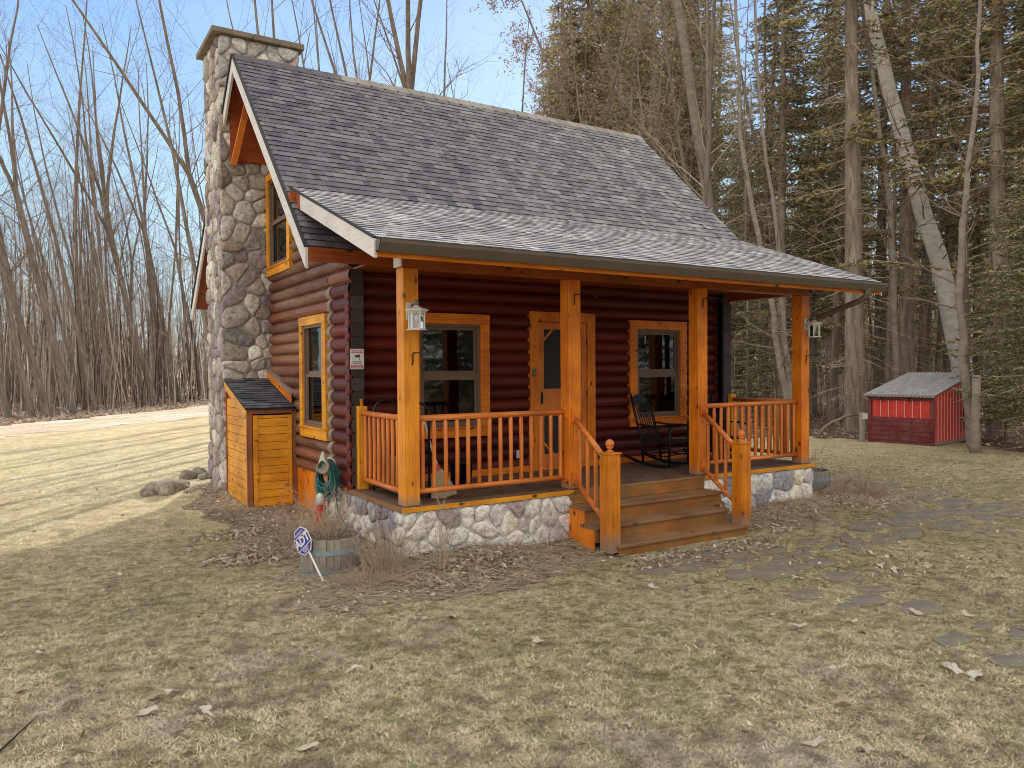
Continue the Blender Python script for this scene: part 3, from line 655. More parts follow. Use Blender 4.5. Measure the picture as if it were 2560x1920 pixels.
# door: casing, screen door
D0, D1, DT = 2.965, 4.25, 2.527
mb = MB(); yo = YF-.105; t = .155
mb.box(D0, D1, yo, YF+.02, DT-t, DT); mb.box(D0, D0+t, yo+.004, YF+.02, .002, DT-t); mb.box(D1-t, D1, yo+.004, YF+.02, .002, DT-t); mb.box(D0+t, D1-t, yo+.03, YF+.05, .002, .05)
dc = part('door', mb, W['z'], bevel=.005, label='front door with orange casing and screen door')
a, b, c, d = D0+t+.012, D1-t-.012, .055, DT-t-.01; s = .10; mb = MB(); y0, y1 = YF-.075, YF-.04
mb.box(a, a+s, y0, y1, c, d); mb.box(b-s, b, y0, y1, c, d); mb.box(a+s, b-s, y0+.001, y1, d-.11, d); mb.box(a+s, b-s, y0+.001, y1, c, c+.2)
mb.box(a+s, b-s, y0+.001, y1, 1.20, 1.30); mb.box(a+s, b-s, y0+.001, y1, .86, .95)
mb.box(a+s, b-s, y0+.008, y1-.005, .95, 1.20)
for (px_, pz_, sx, sz) in ((a+s, d-.11, 1, -1), (b-s, d-.11, -1, -1), (a+s, c+.2, 1, 1), (b-s, c+.2, -1, 1)):
    mb.prism([(px_, y0+.004, pz_+sz*.20), (px_, y0+.004, pz_+sz*.15), (px_+sx*.15, y0+.004, pz_), (px_+sx*.20, y0+.004, pz_)], (0, .025, 0))
obj('screen_frame', mb, dc, RAIL['z'], bevel=.003)
mb = MB(); mb.box(a+s, b-s, y1-.012, y1-.008, c+.2, .86); mb.box(a+s, b-s, y1-.012, y1-.008, 1.30, d-.11)
obj('screen', mb, dc, plain('insect_screen', (.022, .023, .024), .7))
mb = MB(); mb.box(a, b, YF-.005, YF+.03, c, d+.01); obj('inner_door', mb, dc, WR['z'])
mb = MB(); mb.tube([(a+.05, y0-.03, 1.08), (a+.05, y0-.03, 1.24)], .010, 8); mb.box(a+.035, a+.065, y0-.004, y0+.002, 1.05, 1.26); obj('handle', mb, dc, BLKM)
mb = MB()
for z in (.3, 1.2, 2.05): mb.box(b-.005, b+.028, y0-.008, y0+.004, z-.05, z+.05)
obj('hinge', mb, dc, BLKM)
mb = MB(); mb.box(2.985, 3.055, yo-.02, yo-.0, 1.50, 1.625); part('doorbell_box', mb, GREENCAP, bevel=.008)
mb = MB(); mb.box(2.70, 2.79, YF-.083, YF-.072, .225, .35); o1 = part('outlet_cover', mb, CREAM, bevel=.004)

# ------------------------------------------------------------------ lean-to wood store beside the chimney
shed = thing('storage_shed', 'small yellow plank lean-to store with black shingle roof against the stone chimney', 'shed', (-.83, 4.19, GZ))
def sp(name, mb, mat, **k):
    o = obj(name, mb, shed, mat, **k); o.matrix_parent_inverse = Matrix.Translation(-Vector(shed.location)); return o
SX, SY, SYB = -.83, 4.19, 5.72; ze, zb = 1.04, 1.48
def sz(y): return ze+(zb-ze)*(y-SY)/(SYB-SY)
mb = MB(); mb.box(SX+.03, SX+.045, SY+.05, SYB, -.72, .95)
for k in range(13):   # side boards
    z0 = -.70+k*.142; z1 = z0+.134
    y_lo = SY+.06
    if z1 > sz(y_lo)-.1: y_lo2 = max(y_lo, SY+(z1+.10-ze)/(zb-ze)*(SYB-SY))
    else: y_lo2 = y_lo
    if y_lo2 < SYB-.05: mb.prism([(SX+.012, y_lo, z0), (SX+.012, SYB, z0), (SX+.012, SYB, z1), (SX+.012, y_lo2, z1)], (.02, 0, 0))
sp('side_planks', mb, WY['y'])
mb = MB(); mb.prism([(SX+.034, SY+.05, .80), (SX+.034, SYB, sz(SYB)-.10), (SX+.034, SYB, .80)], (.01, 0, 0)); mb.box(SX+.05, -.04, SYB-.03, SYB, -.7, 1.4); sp('inner_panel', mb, WR['y'])
mb = MB(); mb.box(SX, SX+.085, SY, SY+.06, -.72, 1.0); mb.box(-.115, -.04, SY, SY+.06, -.72, .999); mb.box(SX+.085, -.115, SY, SY+.05, .93, 1.0)
m2_ = MB(); m2_.box(SX-.003, SX+.03, SYB-.06, SYB+.01, -.72, 1.3); sp('rear_trim', m2_, WR['z'])
sp('frame', mb, wood('shed_frame', 'z', (.38, .13, .055), (.26, .085, .04), (.12, .04, .02)), bevel=.004)
mb = MB(); mb.box(SX-.012, SX+.0, SY-.004, SY+.03, -.72, .93); mb.prism([(SX-.012, SY-.005, ze-.12), (SX-.012, SYB, zb-.12), (SX-.012, SYB, zb-.18), (SX-.012, SY-.005, ze-.18)], (.014, 0, 0)); sp('corner_trim', mb, wood('pale_trim', 'z', (.74, .40, .17), (.62, .28, .09), (.36, .13, .04), knots=False))
mb = MB(); mb.prism([(SX-.02, SY-.02, ze-.015), (SX-.02, SYB, zb-.015), (SX-.02, SYB, zb-.12), (SX-.02, SY-.02, ze-.12)], (.02, 0, 0)); sp('rake_board', mb, WY['y'], bevel=.002)
dm = MB(); a, b = SX+.095, -.122; zz = -.665
while zz < .90: dm.box(a+.075, b-.06, SY-.006, SY+.018, zz, min(zz+.121, .905)); zz += .127
dm.box(a, a+.072, SY-.02, SY+.01, -.67, .91); dm.box(b-.058, b, SY-.02, SY+.01, -.67, .91)
dm.box(a+.02, a+.085, SY-.036, SY-.018, .0, .13)
sp('door', dm, WY['x'], bevel=.003)
mb = MB(); mb.prism([(SX-.03, SY-.05, sz(SY-.05)-.012), (-.0, SY-.05, sz(SY-.05)-.012), (-.0, SYB, zb-.012), (SX-.03, SYB, zb-.012)], (0, 0, -.012)); sr_ = sp('roof', mb, DARK)
mb = MB(); L = math.hypot(1, (zb-ze)/(SYB-SY)); shingle(mb, (SX-.03, SY-.055, sz(SY-.055)), (1, 0, 0), (0, 1, (zb-ze)/(SYB-SY)), .83, (SYB-SY+.05)*L, .125, [(.06, .063, .078), (.09, .093, .115), (.13, .135, .16), (.07, .073, .09)], 51)
sp('shingles', mb, SHIN)
mb = MB(); mb.prism([(-.115, 5.74, 1.63), (-.115, 4.25, 1.235), (-.115, 4.25, 1.09), (-.115, 5.74, 1.50)], (.018, 0, 0)); sp('flashing_board', mb, W['y'])
mb = MB(); mb.prism([(-.13, 5.74, 1.655), (-.13, 4.24, 1.26), (-.13, 4.24, 1.235), (-.13, 5.74, 1.63)], (.11, 0, 0)); sp('flashing', mb, CAULK)

# ------------------------------------------------------------------ things on and around the porch
def at(px, py, z=GZ):
    d = fw + r2*((px-1280)/FPX) - u2*((py-960)/FPX); t = (z-CAM.z)/d.z; return CAM+d*t
def up_at(px, py, dist):   # point at a picture direction and a distance along the view
    d = fw + r2*((px-1280)/FPX) - u2*((py-960)/FPX); return CAM+d*(dist/d.dot(fw))
def text_into(parent, name, s, size, mat, M4, bold=.0):
    cu = bpy.data.curves.new(name, 'FONT'); cu.body = s; cu.size = size; cu.align_x = 'CENTER'; cu.align_y = 'CENTER'; cu.offset = bold; cu.resolution_u = 3
    o = bpy.data.objects.new(name, cu); COL.objects.link(o); bpy.context.view_layer.update()
    me = bpy.data.meshes.new_from_object(o.evaluated_get(bpy.context.evaluated_depsgraph_get())); bpy.data.objects.remove(o)
    me.transform(M4); o = obj(name, me, parent, mat); return o
SIGNW = plain('sign_white', (.72, .70, .72), .4, var=.05); SIGNR = plain('sign_red', (.55, .10, .12), .5, var=.1); INK = plain('sign_ink', (.03, .035, .05), .6)
def rrect(x0, x1, z0, z1, r, y):
    out = []
    for cx, cz, a0 in ((x1-r, z1-r, 0), (x0+r, z1-r, 90), (x0+r, z0+r, 180), (x1-r, z0+r, 270)):
        for k in range(5): a = R(a0+22.5*k); out.append((cx+r*math.cos(a), y, cz+r*math.sin(a)))
    return out
ws = thing('warning_sign', 'white and red camera warning sign on the dark log ends at the cabin corner', 'sign', (.041, 1.625, 1.77))
FZ = Matrix(((1, 0, 0, 0), (0, 0, -1, 0), (0, 1, 0, 0), (0, 0, 0, 1)))  # XY text -> XZ, facing -Y
w_, h_ = .098, .138
mb = MB(); mb.prism(rrect(-w_, w_, -h_, h_, .018, 0)[::-1], (0, .004, 0)); obj('plate', mb, ws, SIGNW)
mb = MB(); mb.box(-.088, .088, -.003, 0, .082, .125); mb.box(-.088, .088, -.003, 0, -.126, -.078); obj('red_band', mb, ws, SIGNR)
text_into(ws, 'lettering', 'WARNING', .038, SIGNW, Matrix.Translation((0, -.0045, .104)) @ FZ, .0012)
text_into(ws, 'lettering', '24 HOUR VIDEO', .019, INK, Matrix.Translation((0, -.002, -.035)) @ FZ, .0006)
text_into(ws, 'lettering', 'SURVEILLANCE', .019, INK, Matrix.Translation((0, -.002, -.060)) @ FZ, .0006)
text_into(ws, 'lettering', 'PRIVATE PROPERTY', .0165, SIGNW, Matrix.Translation((0, -.0045, -.091)) @ FZ, .0006)
text_into(ws, 'lettering', 'NO TRESPASSING', .019, SIGNW, Matrix.Translation((0, -.0045, -.113)) @ FZ, .0006)
mb = MB(); rm = Matrix.Rotation(R(-12), 3, 'Y'); mb.box(-.022, .04, -.003, -.001, .025, .055, rot=rm); mb.prism([(-.035, -.001, .033), (-.022, -.001, .027), (-.022, -.001, .047), (-.035, -.001, .052)][::-1], (0, -.002, 0))
mb.prism([(.016, -.001, .026), (.024, -.001, .026), (.036, -.001, .008), (.038, -.001, -.012), (.030, -.001, -.010), (.028, -.001, .006)][::-1], (0, -.002, 0)); obj('camera_symbol', mb, ws, INK)

BLUE = plain('sign_blue', (.045, .04, .30), .4, var=.1)
base = at(808, 1450)
ys = thing('yard_sign', 'blue and white octagonal alarm yard sign on a leaning white stake before the barrel', 'yard sign', (base.x, base.y, Hz(base.x, base.y)))
nrm = (-(VD)*.80 - VR*.60).normalized(); sx_ = nrm.cross(Vector((0, 0, 1))).normalized()*-1; sz_ = Vector((0, 0, 1))
tl = R(39); ax_, az_ = sx_*math.cos(tl)+sz_*math.sin(tl), -sx_*math.sin(tl)+sz_*math.cos(tl)
ys.matrix_world = Matrix.Translation(ys.location) @ Matrix((ax_, -nrm, az_)).transposed().to_4x4()
mb = MB(); mb.tube([(0, 0, -.08), (0, 0, .42)], .011, 8); obj('stake', mb, ys, SIGNW)
def octo(hw, hh, c, y0): return [(x*hw, y0, .515+z*hh) for x, z in ((-1, -c), (-c, -1), (c, -1), (1, -c), (1, c), (c, 1), (-c, 1), (-1, c))]
mb = MB(); mb.prism(octo(.142, .150, .45, -.016), (0, .006, 0)); obj('panel', mb, ys, SIGNW)
mb = MB(); o8 = [p for p in octo(.131, .139, .45, -.018)]
mb.prism([(-.131, -.018, .515-.0626), (.131, -.018, .515-.0626), (.131, -.018, .515+.0626), (-.131, -.018, .515+.0626)], (0, .002, 0))
mb.prism([(-.059, -.018, .376), (.059, -.018, .376), (.125, -.018, .441), (-.125, -.018, .441)], (0, .002, 0)); mb.prism([(-.125, -.018, .589), (.125, -.018, .589), (.059, -.018, .654), (-.059, -.018, .654)], (0, .002, 0))
obj('blue_field', mb, ys, BLUE)
text_into(ys, 'lettering', 'ADT', .135, SIGNW, Matrix.Translation((0, -.0205, .515)) @ FZ, .005)
text_into(ys, 'lettering', 'SECURED BY', .028, SIGNW, Matrix.Translation((0, -.0205, .612)) @ FZ, .001)
text_into(ys, 'lettering', 'SECURITY', .028, SIGNW, Matrix.Translation((0, -.0205, .42)) @ FZ, .001); text_into(ys, 'lettering', 'SERVICES', .022, SIGNW, Matrix.Translation((0, -.0205, .395)) @ FZ, .001)

# coach lanterns and plant hooks on the posts
LGL = glassmat('lantern_glass', .85)
def lantern():
    t = thing('wall_lantern', '', 'lantern')
    mb = MB(); mb.box(-.065, .065, -.022, 0, -.11, .10); obj('back_plate', mb, t, CREAM, bevel=.006)
    mb = MB(); mb.tube([(0, -.02, .06), (0, -.07, .085), (0, -.13, .10), (0, -.155, .07)], .012, 8); mb.lathe([(0, .12), (.02, .12), (.032, .10), (.03, .075), (.02, .06), (.02, .045)], (0, -.155, 0), 12); obj('finial', mb, t, GREENCAP, smooth=True)
    s = .09; mb = MB(); c = (0, -.155)
    def ring(h, r): return [(c[0]+r*math.cos(R(a)), c[1]+r*math.sin(R(a)), h) for a in (30, 90, 150, 210, 270, 330)]
    rings = [ring(.06, .02), ring(.03, .065), ring(.012, .135), ring(-.002, .135), ring(-.018, .115), ring(-.035, .10)]
    vs = sum(rings, []); mb.add(vs, [(i*6+k, i*6+(k+1) % 6, (i+1)*6+(k+1) % 6, (i+1)*6+k) for i in range(5) for k in range(6)][::1]); mb.add(ring(-.035, .10), [(0, 1, 2, 3, 4, 5)])
    rings = [ring(-.21, .095), ring(-.218, .118), ring(-.228, .122)]; mb.add(sum(rings, []), [(i*6+k, i*6+(k+1) % 6, (i+1)*6+(k+1) % 6, (i+1)*6+k) for i in range(2) for k in range(6)]+[(0, 1, 2, 3, 4, 5), (12, 13, 14, 15, 16, 17)])
    for p, q in zip(ring(-.035, .09), ring(-.21, .09)): mb.tube([p, q], .010, 5)
    obj('cage', mb, t, CREAM)
    mb = MB(); a, b = ring(-.035, .082), ring(-.21, .082); mb.add(a+b, [(k, (k+1) % 6, 6+(k+1) % 6, 6+k) for k in range(6)]); obj('glass', mb, t, LGL)
    mb = MB(); mb.lathe([(0, -.04), (.02, -.05), (.025, -.09), (.012, -.13), (0, -.14)], (0, -.155, 0), 10); obj('bulb', mb, t, SIGNW, smooth=True)
    return t
l1 = lantern(); l1.location = (.10, -.0, 2.31); tag(l1, 'aged white coach lantern on the left corner post of the porch', 'lantern', 'coach lanterns on the porch posts')
l2 = copy_tree(l1); l2.location = (PX-.085, 0, 2.34); tag(l2, 'aged white coach lantern on the far right porch post', 'lantern', 'coach lanterns on the porch posts')
def hook():
    mb = MB(); mb.tube([(0, -.004, -.14), (0, -.012, -.10), (0, -.012, -.01), (0, -.02, 0), (0, -.24, .005), (0, -.27, -.01), (0, -.29, -.045), (0, -.315, -.045), (0, -.325, -.02), (0, -.315, .01)], .008, 6)
    return obj('plant_hook', mb, None, BLKM, smooth=True)
h0 = hook(); hd = [((.107, 0, 1.82), 35, 'on the left corner post under its lantern'), ((2.482, 0, 2.615), 40, 'high on the second porch post left of the steps'), ((4.891, 0, 2.66), 55, 'high on the third porch post right of the steps'), ((7.30, 0, 1.82), 60, 'on the far right porch post')]
for i, (l, rz_, s) in enumerate(hd):
    h = h0 if i == 0 else h0.copy()
    if i: COL.objects.link(h)
    h.location = l; h.rotation_euler = (0, 0, R(rz_)); tag(h, 'thin black iron plant hook '+s, 'hook', 'iron plant hooks on the porch posts')

def rocker():
    t = thing('rocking_chair', '', 'rocking chair')     # faces -Y in local space
    w = .27
    for s in (-1, 1):
        mb = MB(); mb.tube([(s*w, .26, .07), (s*w*.98, .30, .42), (s*w*.96, .42, .85), (s*w*.94, .52, 1.20)], [.022, .022, .020, .017], 8); obj('back_post', mb, t, BLACK, smooth=True)
        mb = MB(); mb.tube([(s*(w+.02), -.24, .05), (s*(w+.02), -.25, .45), (s*(w+.02), -.25, .66)], [.018, .024, .018], 8); obj('front_leg', mb, t, BLACK, smooth=True)
        mb = MB(); pts = [(s*(w+.0), y, .035+.10*((y+.02)/.55)**2) for y in np.linspace(-.42, .62, 12)]
        for a, b in zip(pts[:-1], pts[1:]): mb.beam(a, b, .03, .045)
        obj('rocker', mb, t, BLACK)
        mb = MB(); pts = [(s*(w+.02), -.30, .67), (s*(w+.03), -.1, .685), (s*(w+.02), .12, .675), (s*(w), .36, .70)]
        for a, b in zip(pts[:-1], pts[1:]): mb.beam(a, b, .075, .022)
        obj('armrest', mb, t, BLACK)
        mb = MB(); mb.tube([(s*(w+.01), -.22, .20), (s*w, .27, .20)], .012, 6); mb.tube([(s*(w+.01), -.22, .32), (s*w, .28, .32)], .012, 6); obj('stretcher', mb, t, BLACK)
    mb = MB(); mb.tube([(-w, -.23, .22), (w, -.23, .22)], .012, 6); mb.tube([(-w, .28, .25), (w, .28, .25)], .012, 6); obj('stretcher', mb, t, BLACK)
    mb = MB()
    for k in range(9): mb.box(-w-.01, w+.01, -.27+k*.062, -.27+k*.062+.054, .425-.006*abs(k-4), .447-.004*(4-abs(k-4)))
    obj('seat', mb, t, BLACK, bevel=.004)
    mb = MB()
    for k in range(7):
        x = -.19+k*.38/6; mb.tube([(x, .31, .50), (x*1.0, .36, .72), (x*1.05, .47, 1.04)], .0095, 6)
    obj('spindles', mb, t, BLACK)
    mb = MB(); mb.beam((-w, .30, .49), (w, .30, .49), .025, .05); obj('lower_rail', mb, t, BLACK)
    mb = MB(); n = 14; vs = []
    for i in range(n+1):
        x = -w*.92+2*w*.92*i/n; top = 1.08+.10*math.cos(math.pi*(i/n-.5))
        yb = .47+.03*math.cos(math.pi*(i/n-.5)); vs += [(x, yb, 1.02), (x, yb+.03, top), (x, yb+.02, 1.02), (x, yb+.05, top)]
    fs = []
    for i in range(n):
        a, b = 4*i, 4*i+4
        if 5 <= i <= 8: pass
        fs += [(a, b, b+1, a+1), (a+3, b+3, b+2, a+2), (a+1, b+1, b+3, a+3), (a, a+2, b+2, b)]
    mb.add(vs, fs); obj('headrest', mb, t, BLACK)
    return t
rc = rocker(); rc.location = (5.12, 1.04, .0); rc.rotation_euler = (0, 0, R(15)); tag(rc, 'black wooden rocking chair beneath the right window, clear of the post', 'rocking chair', 'black rocking chairs on the porch')
rc2 = copy_tree(rc); rc2.location = (6.32, 1.0, 0); rc2.rotation_euler = (0, 0, R(-6)); tag(rc2, 'black wooden rocking chair half hidden behind the third porch post', 'rocking chair', 'black rocking chairs on the porch')

# firewood rack with two hoops, broom, bucket
fr = thing('firewood_rack', 'black tubular firewood rack with two tall hoops behind the left railing', 'rack', (.31, .75, 0))
for y in (-.42, .55):
    mb = MB(); mb.tube([(-.17, y, .02), (-.17, y, 1.02)]+[(.17*math.cos(math.pi-a), y, 1.05+.17*math.sin(a)) for a in np.linspace(0, math.pi, 11)]+[(.17, y, 1.02), (.17, y, .02)], .016, 8); obj('hoop', mb, fr, BLKM, smooth=True)
mb = MB()
for x in (-.17, .17): mb.tube([(x, -.42, .08), (x, .55, .08)], .014, 8)
obj('base_rail', mb, fr, BLKM)
rd = random.Random(5)
BARKL = plain('split_log', (.20, .13, .08), .9, var=.5, sc=8)
for i in range(7):
    mb = MB(); x, z = (-.1, .03, .13, -.06, .08, .0, -.02)[i], (.14, .14, .14, .24, .25, .34, .44)[i]; rr = .05+rd.random()*.015
    mb.tube([(x, -.30+rd.uniform(-.08, .08), z), (x+.01, .40+rd.uniform(-.1, .1), z)], rr, 7); o = obj('split_log', mb, None, BARKL); o.location = fr.location; tag(o, 'split brown firewood log stacked in the black hooped rack', 'firewood', 'firewood logs in the rack')
st_ = MB(); st_.beam((.17, 1.60, .0), (.08, 1.60, 1.23), .03, .02, (0, 1, 0)); o = obj('wooden_stick', st_, None, W['z']); tag(o, 'orange wooden stick leaning in the porch corner beside the rail post', 'stick')
bp = at(1113, 1246, 0)
br = thing('broom', 'straw broom with red and white collar leaning inside the front railing', 'broom', (bp.x+.02, bp.y+.06, .0)); br.rotation_euler = (0, R(-14), R(-20))
STRAW = wood('broom_straw', 'z', (.62, .50, .34), (.45, .34, .21), (.25, .17, .10), .9, knots=False, sc=4)
mb = MB(); n = 8; vs = []
for (z, w2, d2) in ((.0, .17, .04), (.05, .165, .045), (.30, .10, .04), (.38, .045, .03)):
    for k in range(16): a = 2*math.pi*k/16; vs.append((w2*math.cos(a), d2*math.sin(a), z+(.012*((k*7) % 3) if z == 0 else 0)))
mb.add(vs, [(i*16+k, i*16+(k+1) % 16, (i+1)*16+(k+1) % 16, (i+1)*16+k) for i in range(3) for k in range(16)]+[tuple(range(16))[::-1]]); obj('bristles', mb, br, STRAW)
mb = MB(); mb.lathe([(.05, .37), (.042, .42), (.03, .45), (.0, .45)], n=12); obj('collar', mb, br, SIGNR)
mb = MB(); mb.tube([(0, 0, .44), (0, 0, .52)], [.03, .022], 10); mb.tube([(0, 0, .52), (0, .0, 1.0)], .011, 8); obj('handle', mb, br, SIGNW)
mb = MB(); mb.lathe([(.0, 0), (.14, 0), (.17, .30), (.18, .31), (.165, .30), (.135, .02), (0, .02)], n=20); o = obj('bucket', mb, None, BLACK, smooth=True); o.location = (1.45, 1.30, 0); tag(o, 'black bucket standing on the porch under the left window', 'bucket')

# barrel planters
STAVE = wood('weathered_stave', 'z', (.34, .30, .24), (.22, .19, .16), (.11, .095, .085), .85, knots=False, sc=1.6, weather=(.36, .33, .32))
HOOP = plain('blue_grey_hoop', (.26, .33, .37), .5, .3, var=.3, sc=9); SOIL = plain('dry_soil', (.13, .095, .065), .95, var=.5, sc=20)
def barrel(name, label, loc, r, h):
    t = thing('barrel_planter', label, 'planter', loc, group='half barrel planters beside the porch')
    mb = MB(); n = 28; rd = random.Random(int(loc[0]*10)); f = lambda z: r*(.90+.13*math.sin(math.pi*min(1, (z/h)*.62+.02)))
    for k in range(n):
        a0, a1 = 2*math.pi*k/n+.006, 2*math.pi*(k+1)/n-.006; d = rd.uniform(-.003, .003); vs = []
        for z in np.linspace(-.04, h, 7):
            for a in (a0, a1): vs.append(((f(max(z, 0))+d)*math.cos(a), (f(max(z, 0))+d)*math.sin(a), z))
        for a in (a0, a1): vs.append(((f(h)-.028)*math.cos(a), (f(h)-.028)*math.sin(a), h+d))
        for a in (a0, a1): vs.append(((f(h)-.03)*math.cos(a), (f(h)-.03)*math.sin(a), h-.15))
        mb.add(vs, [(2*i, 2*i+1, 2*i+3, 2*i+2) for i in range(8)], tuple([rd.uniform(.7, 1.2)]*3))
    obj('staves', mb, t, STAVE)
    for (a, b) in ((.005, .055), (h*.58, h*.58+.055)):
        mb = MB(); mb.lathe([(f(a)+.001, a), (f(a)+.006, a), (f(b)+.006, b), (f(b)+.001, b)], n=48); obj('hoop', mb, t, HOOP, smooth=False)
    mb = MB(); vs = [(0, 0, h-.02)]; n = 20
    for k in range(n): vs.append(((f(h)-.03)*math.cos(2*math.pi*k/n), (f(h)-.03)*math.sin(2*math.pi*k/n), h-.06))
    mb.add(vs, [(0, 1+k, 1+(k+1) % n) for k in range(n)]); obj('soil', mb, t, SOIL, smooth=True)
    return t
B1 = (-.83, .23); B2 = (8.22, .60)
barrel('b', 'grey wooden half barrel planter with blue hoops at the left front corner of the porch', (B1[0], B1[1], Hz(*B1)-.02), .345, .40)
barrel('b', 'half barrel planter full of dead stems at the right end of the porch', (B2[0], B2[1], Hz(*B2)-.02), .32, .42)

# hose on its stand and the garden ornament
HOSE = plain('green_hose', (.02, .15, .15), .35, var=.3, sc=5); HOLD = plain('hose_holder_beige', (.52, .46, .38), .5, var=.15)
hx, hy = -.24, 2.09
hs = thing('hose_stand', 'beige hose hanger with pointed top on a stake beside the cabin corner', 'hose hanger', (hx, hy, Hz(hx, hy)), R(-40))
mb = MB(); mb.tube([(0, 0, -.1), (0, 0, .78)], .018, 8); obj('stake', mb, hs, HOLD)
mb = MB(); n = 20; vs = []
for (r, y) in ((.075, -.17), (.085, -.165), (.085, -.10), (.06, .0), (.06, .10), (.09, .11)):
    for k in range(n):
        a = 2*math.pi*k/n; e = 1+(1.25 if r > .08 and y < -.05 else 0)*max(0, math.sin(a))**5; vs.append((r*math.cos(a)*(1-.3*max(0, math.sin(a))*(y < -.05)), y, .86+r*e*math.sin(a)*1.15))
mb.add(vs, [(i*n+k, i*n+(k+1) % n, (i+1)*n+(k+1) % n, (i+1)*n+k) for i in range(5) for k in range(n)]); vs2 = [(.06*math.cos(2*math.pi*k/n), -.05, .86+.06*math.sin(2*math.pi*k/n)) for k in range(n)]
mb.add([(.078*math.cos(2*math.pi*k/n), -.168, .86+.08*math.sin(2*math.pi*k/n)) for k in range(n)]+vs2, [(k, (k+1) % n, n+(k+1) % n, n+k) for k in range(n)]+[tuple(range(n, 2*n))]); obj('hanger', mb, hs, HOLD, smooth=True)
mb = MB(); rd = random.Random(3)
for k in range(26):
    y = -.13+.0095*k; hh = rd.uniform(.16, .27); ww = hh*rd.uniform(.42, .5); pts = []
    for i in range(29):
        a = 2*math.pi*i/28; zz = .86+.075-hh+hh*math.cos(a); pts.append((ww*math.sin(a)*(1.15-.25*math.cos(a)), y+.012*math.sin(a*2+k), zz))
    mb.tube(pts, .012, 7, cap=False)
mb.tube([(.10, 0, .7), (.13, .02, .4), (.12, .06, .25), (.2, .0, .12), (.32, -.12, .06), (.28, -.3, .02), (.1, -.36, .02)], .0105, 7); mb.tube([(-.02, -.1, .5), (.02, -.12, .22), (.08, -.1, .10), (.05, -.2, .03)], .0105, 7)
hz_ = obj('garden_hose', mb, None, HOSE, smooth=True); hz_.matrix_world = Matrix.Translation(hs.location) @ Matrix.Rotation(R(-40), 4, 'Z'); tag(hz_, 'dark green garden hose coiled over the beige hanger', 'hose')
gp = (-.42, 1.86); go = thing('garden_ornament', 'red garden ornament with fluffy white top standing below the coiled hose', 'ornament', (gp[0], gp[1], Hz(*gp)))
mb = MB(); mb.lathe([(.0, -.02), (.085, -.02), (.08, .15), (.06, .32), (.035, .40), (0, .42)], n=14); obj('red_cloth', mb, go, plain('red_cloth', (.55, .02, .02), .8, var=.3), smooth=True)
mb = MB(); mb.lathe([(0, .36), (.05, .38), (.062, .43), (.05, .50), (.02, .53), (0, .535)], n=12); obj('white_top', mb, go, plain('white_fluff', (.7, .68, .66), .9), smooth=True)

# boulders by the chimney
def boulder(r, seed):
    rd = random.Random(seed); bm = bmesh.new(); bmesh.ops.create_icosphere(bm, subdivisions=3, radius=r); ph = [rd.uniform(0, 6) for _ in range(6)]
    for v in bm.verts:
        p = v.co; k = 1+.16*math.sin(p.x/r*2.1+ph[0])*math.cos(p.y/r*1.7+ph[1])+.08*math.sin(p.z/r*4+ph[2]+p.x/r*3)+.03*math.sin(p.x/r*9+ph[3])*math.sin(p.y/r*8+ph[4])
        v.co = Vector((p.x*k, p.y*k*.8, p.z*k*.62))
    me = bpy.data.meshes.new('boulder'); bm.to_mesh(me); bm.free(); a = me.attributes.new('Col', 'FLOAT_COLOR', 'FACE'); a.data.foreach_set('color', np.tile(np.array([.34, .31, .26, 1], np.float32)*1.0, len(me.polygons))); return me
bl = [(388, 1238, .26, 'left one of the two large ones'), (424, 1244, .30, 'largest one in front'), (446, 1222, .20, 'behind the largest'), (470, 1196, .20, 'half way along the row'), (497, 1189, .22, 'near the chimney foot'), (515, 1200, .16, 'small one touching the chimney shade'), (455, 1240, .15, 'small flat one right of the largest')]
for i, (px, py, r, s) in enumerate(bl):
    p = at(px, py); o = obj('boulder', boulder(r, i+1), None, STONE, smooth=True); o.location = (p.x, p.y, Hz(p.x, p.y)+r*.28); o.rotation_euler = (0, 0, i*1.3)
    tag(o, 'grey rounded boulder on the lawn by the chimney, '+s, 'boulder', 'boulders edging the bed beside the chimney')
# log beside the right barrel, fallen branches
BARKT = (lambda t: t.finish(t.ramp(t.noise(1, 6, .7, t.map((9, 9, 1.5)), .4), [(.3, (.10, .078, .064)), (.7, (.25, .20, .165))]), .95))(NT('tan_bark'))
BARK = (lambda t: t.finish(t.ramp(t.noise(1, 6, .7, t.map((9, 9, 1.5)), .4), [(.3, (.085, .067, .055)), (.7, (.30, .245, .205))]), .95, t.bump(t.noise(1, 5, .7, t.map((14, 14, 2))), 1, .03), .2))(NT('grey_brown_bark'))
BARKP = (lambda t: t.finish(t.ramp(t.noise(1, 6, .7, t.map((7, 7, 1.2)), .6), [(.3, (.11, .088, .07)), (.7, (.40, .325, .26))]), .95, t.bump(t.noise(1, 5, .7, t.map((12, 12, 3))), 1, .04), .2))(NT('conifer_bark'))
BARKB = (lambda t: t.finish(t.mix(t.ramp(t.noise(1, 6, .7, t.map((2.5, 2.5, 5))), [(.3, (.16, .135, .11)), (.7, (.32, .275, .23))]), (.10, .085, .075), t.ramp(t.noise(1, 4, .7, t.map((1.2, 1.2, 9))), [(.62, 0), (.70, .9)])), .85, t.bump(t.noise(9, 5), .5, .02), .3))(NT('pale_bark'))
TWIG = plain('twig', (.21, .16, .13), .9, var=.4, sc=1); TWIGP = plain('dead_twig', (.42, .35, .27), .9, var=.3, sc=1); DRYST = plain('dry_stem', (.46, .35, .24), .9, var=.4, sc=12); REDST = plain('reddish_stem', (.42, .29, .22), .9, var=.4, sc=12)
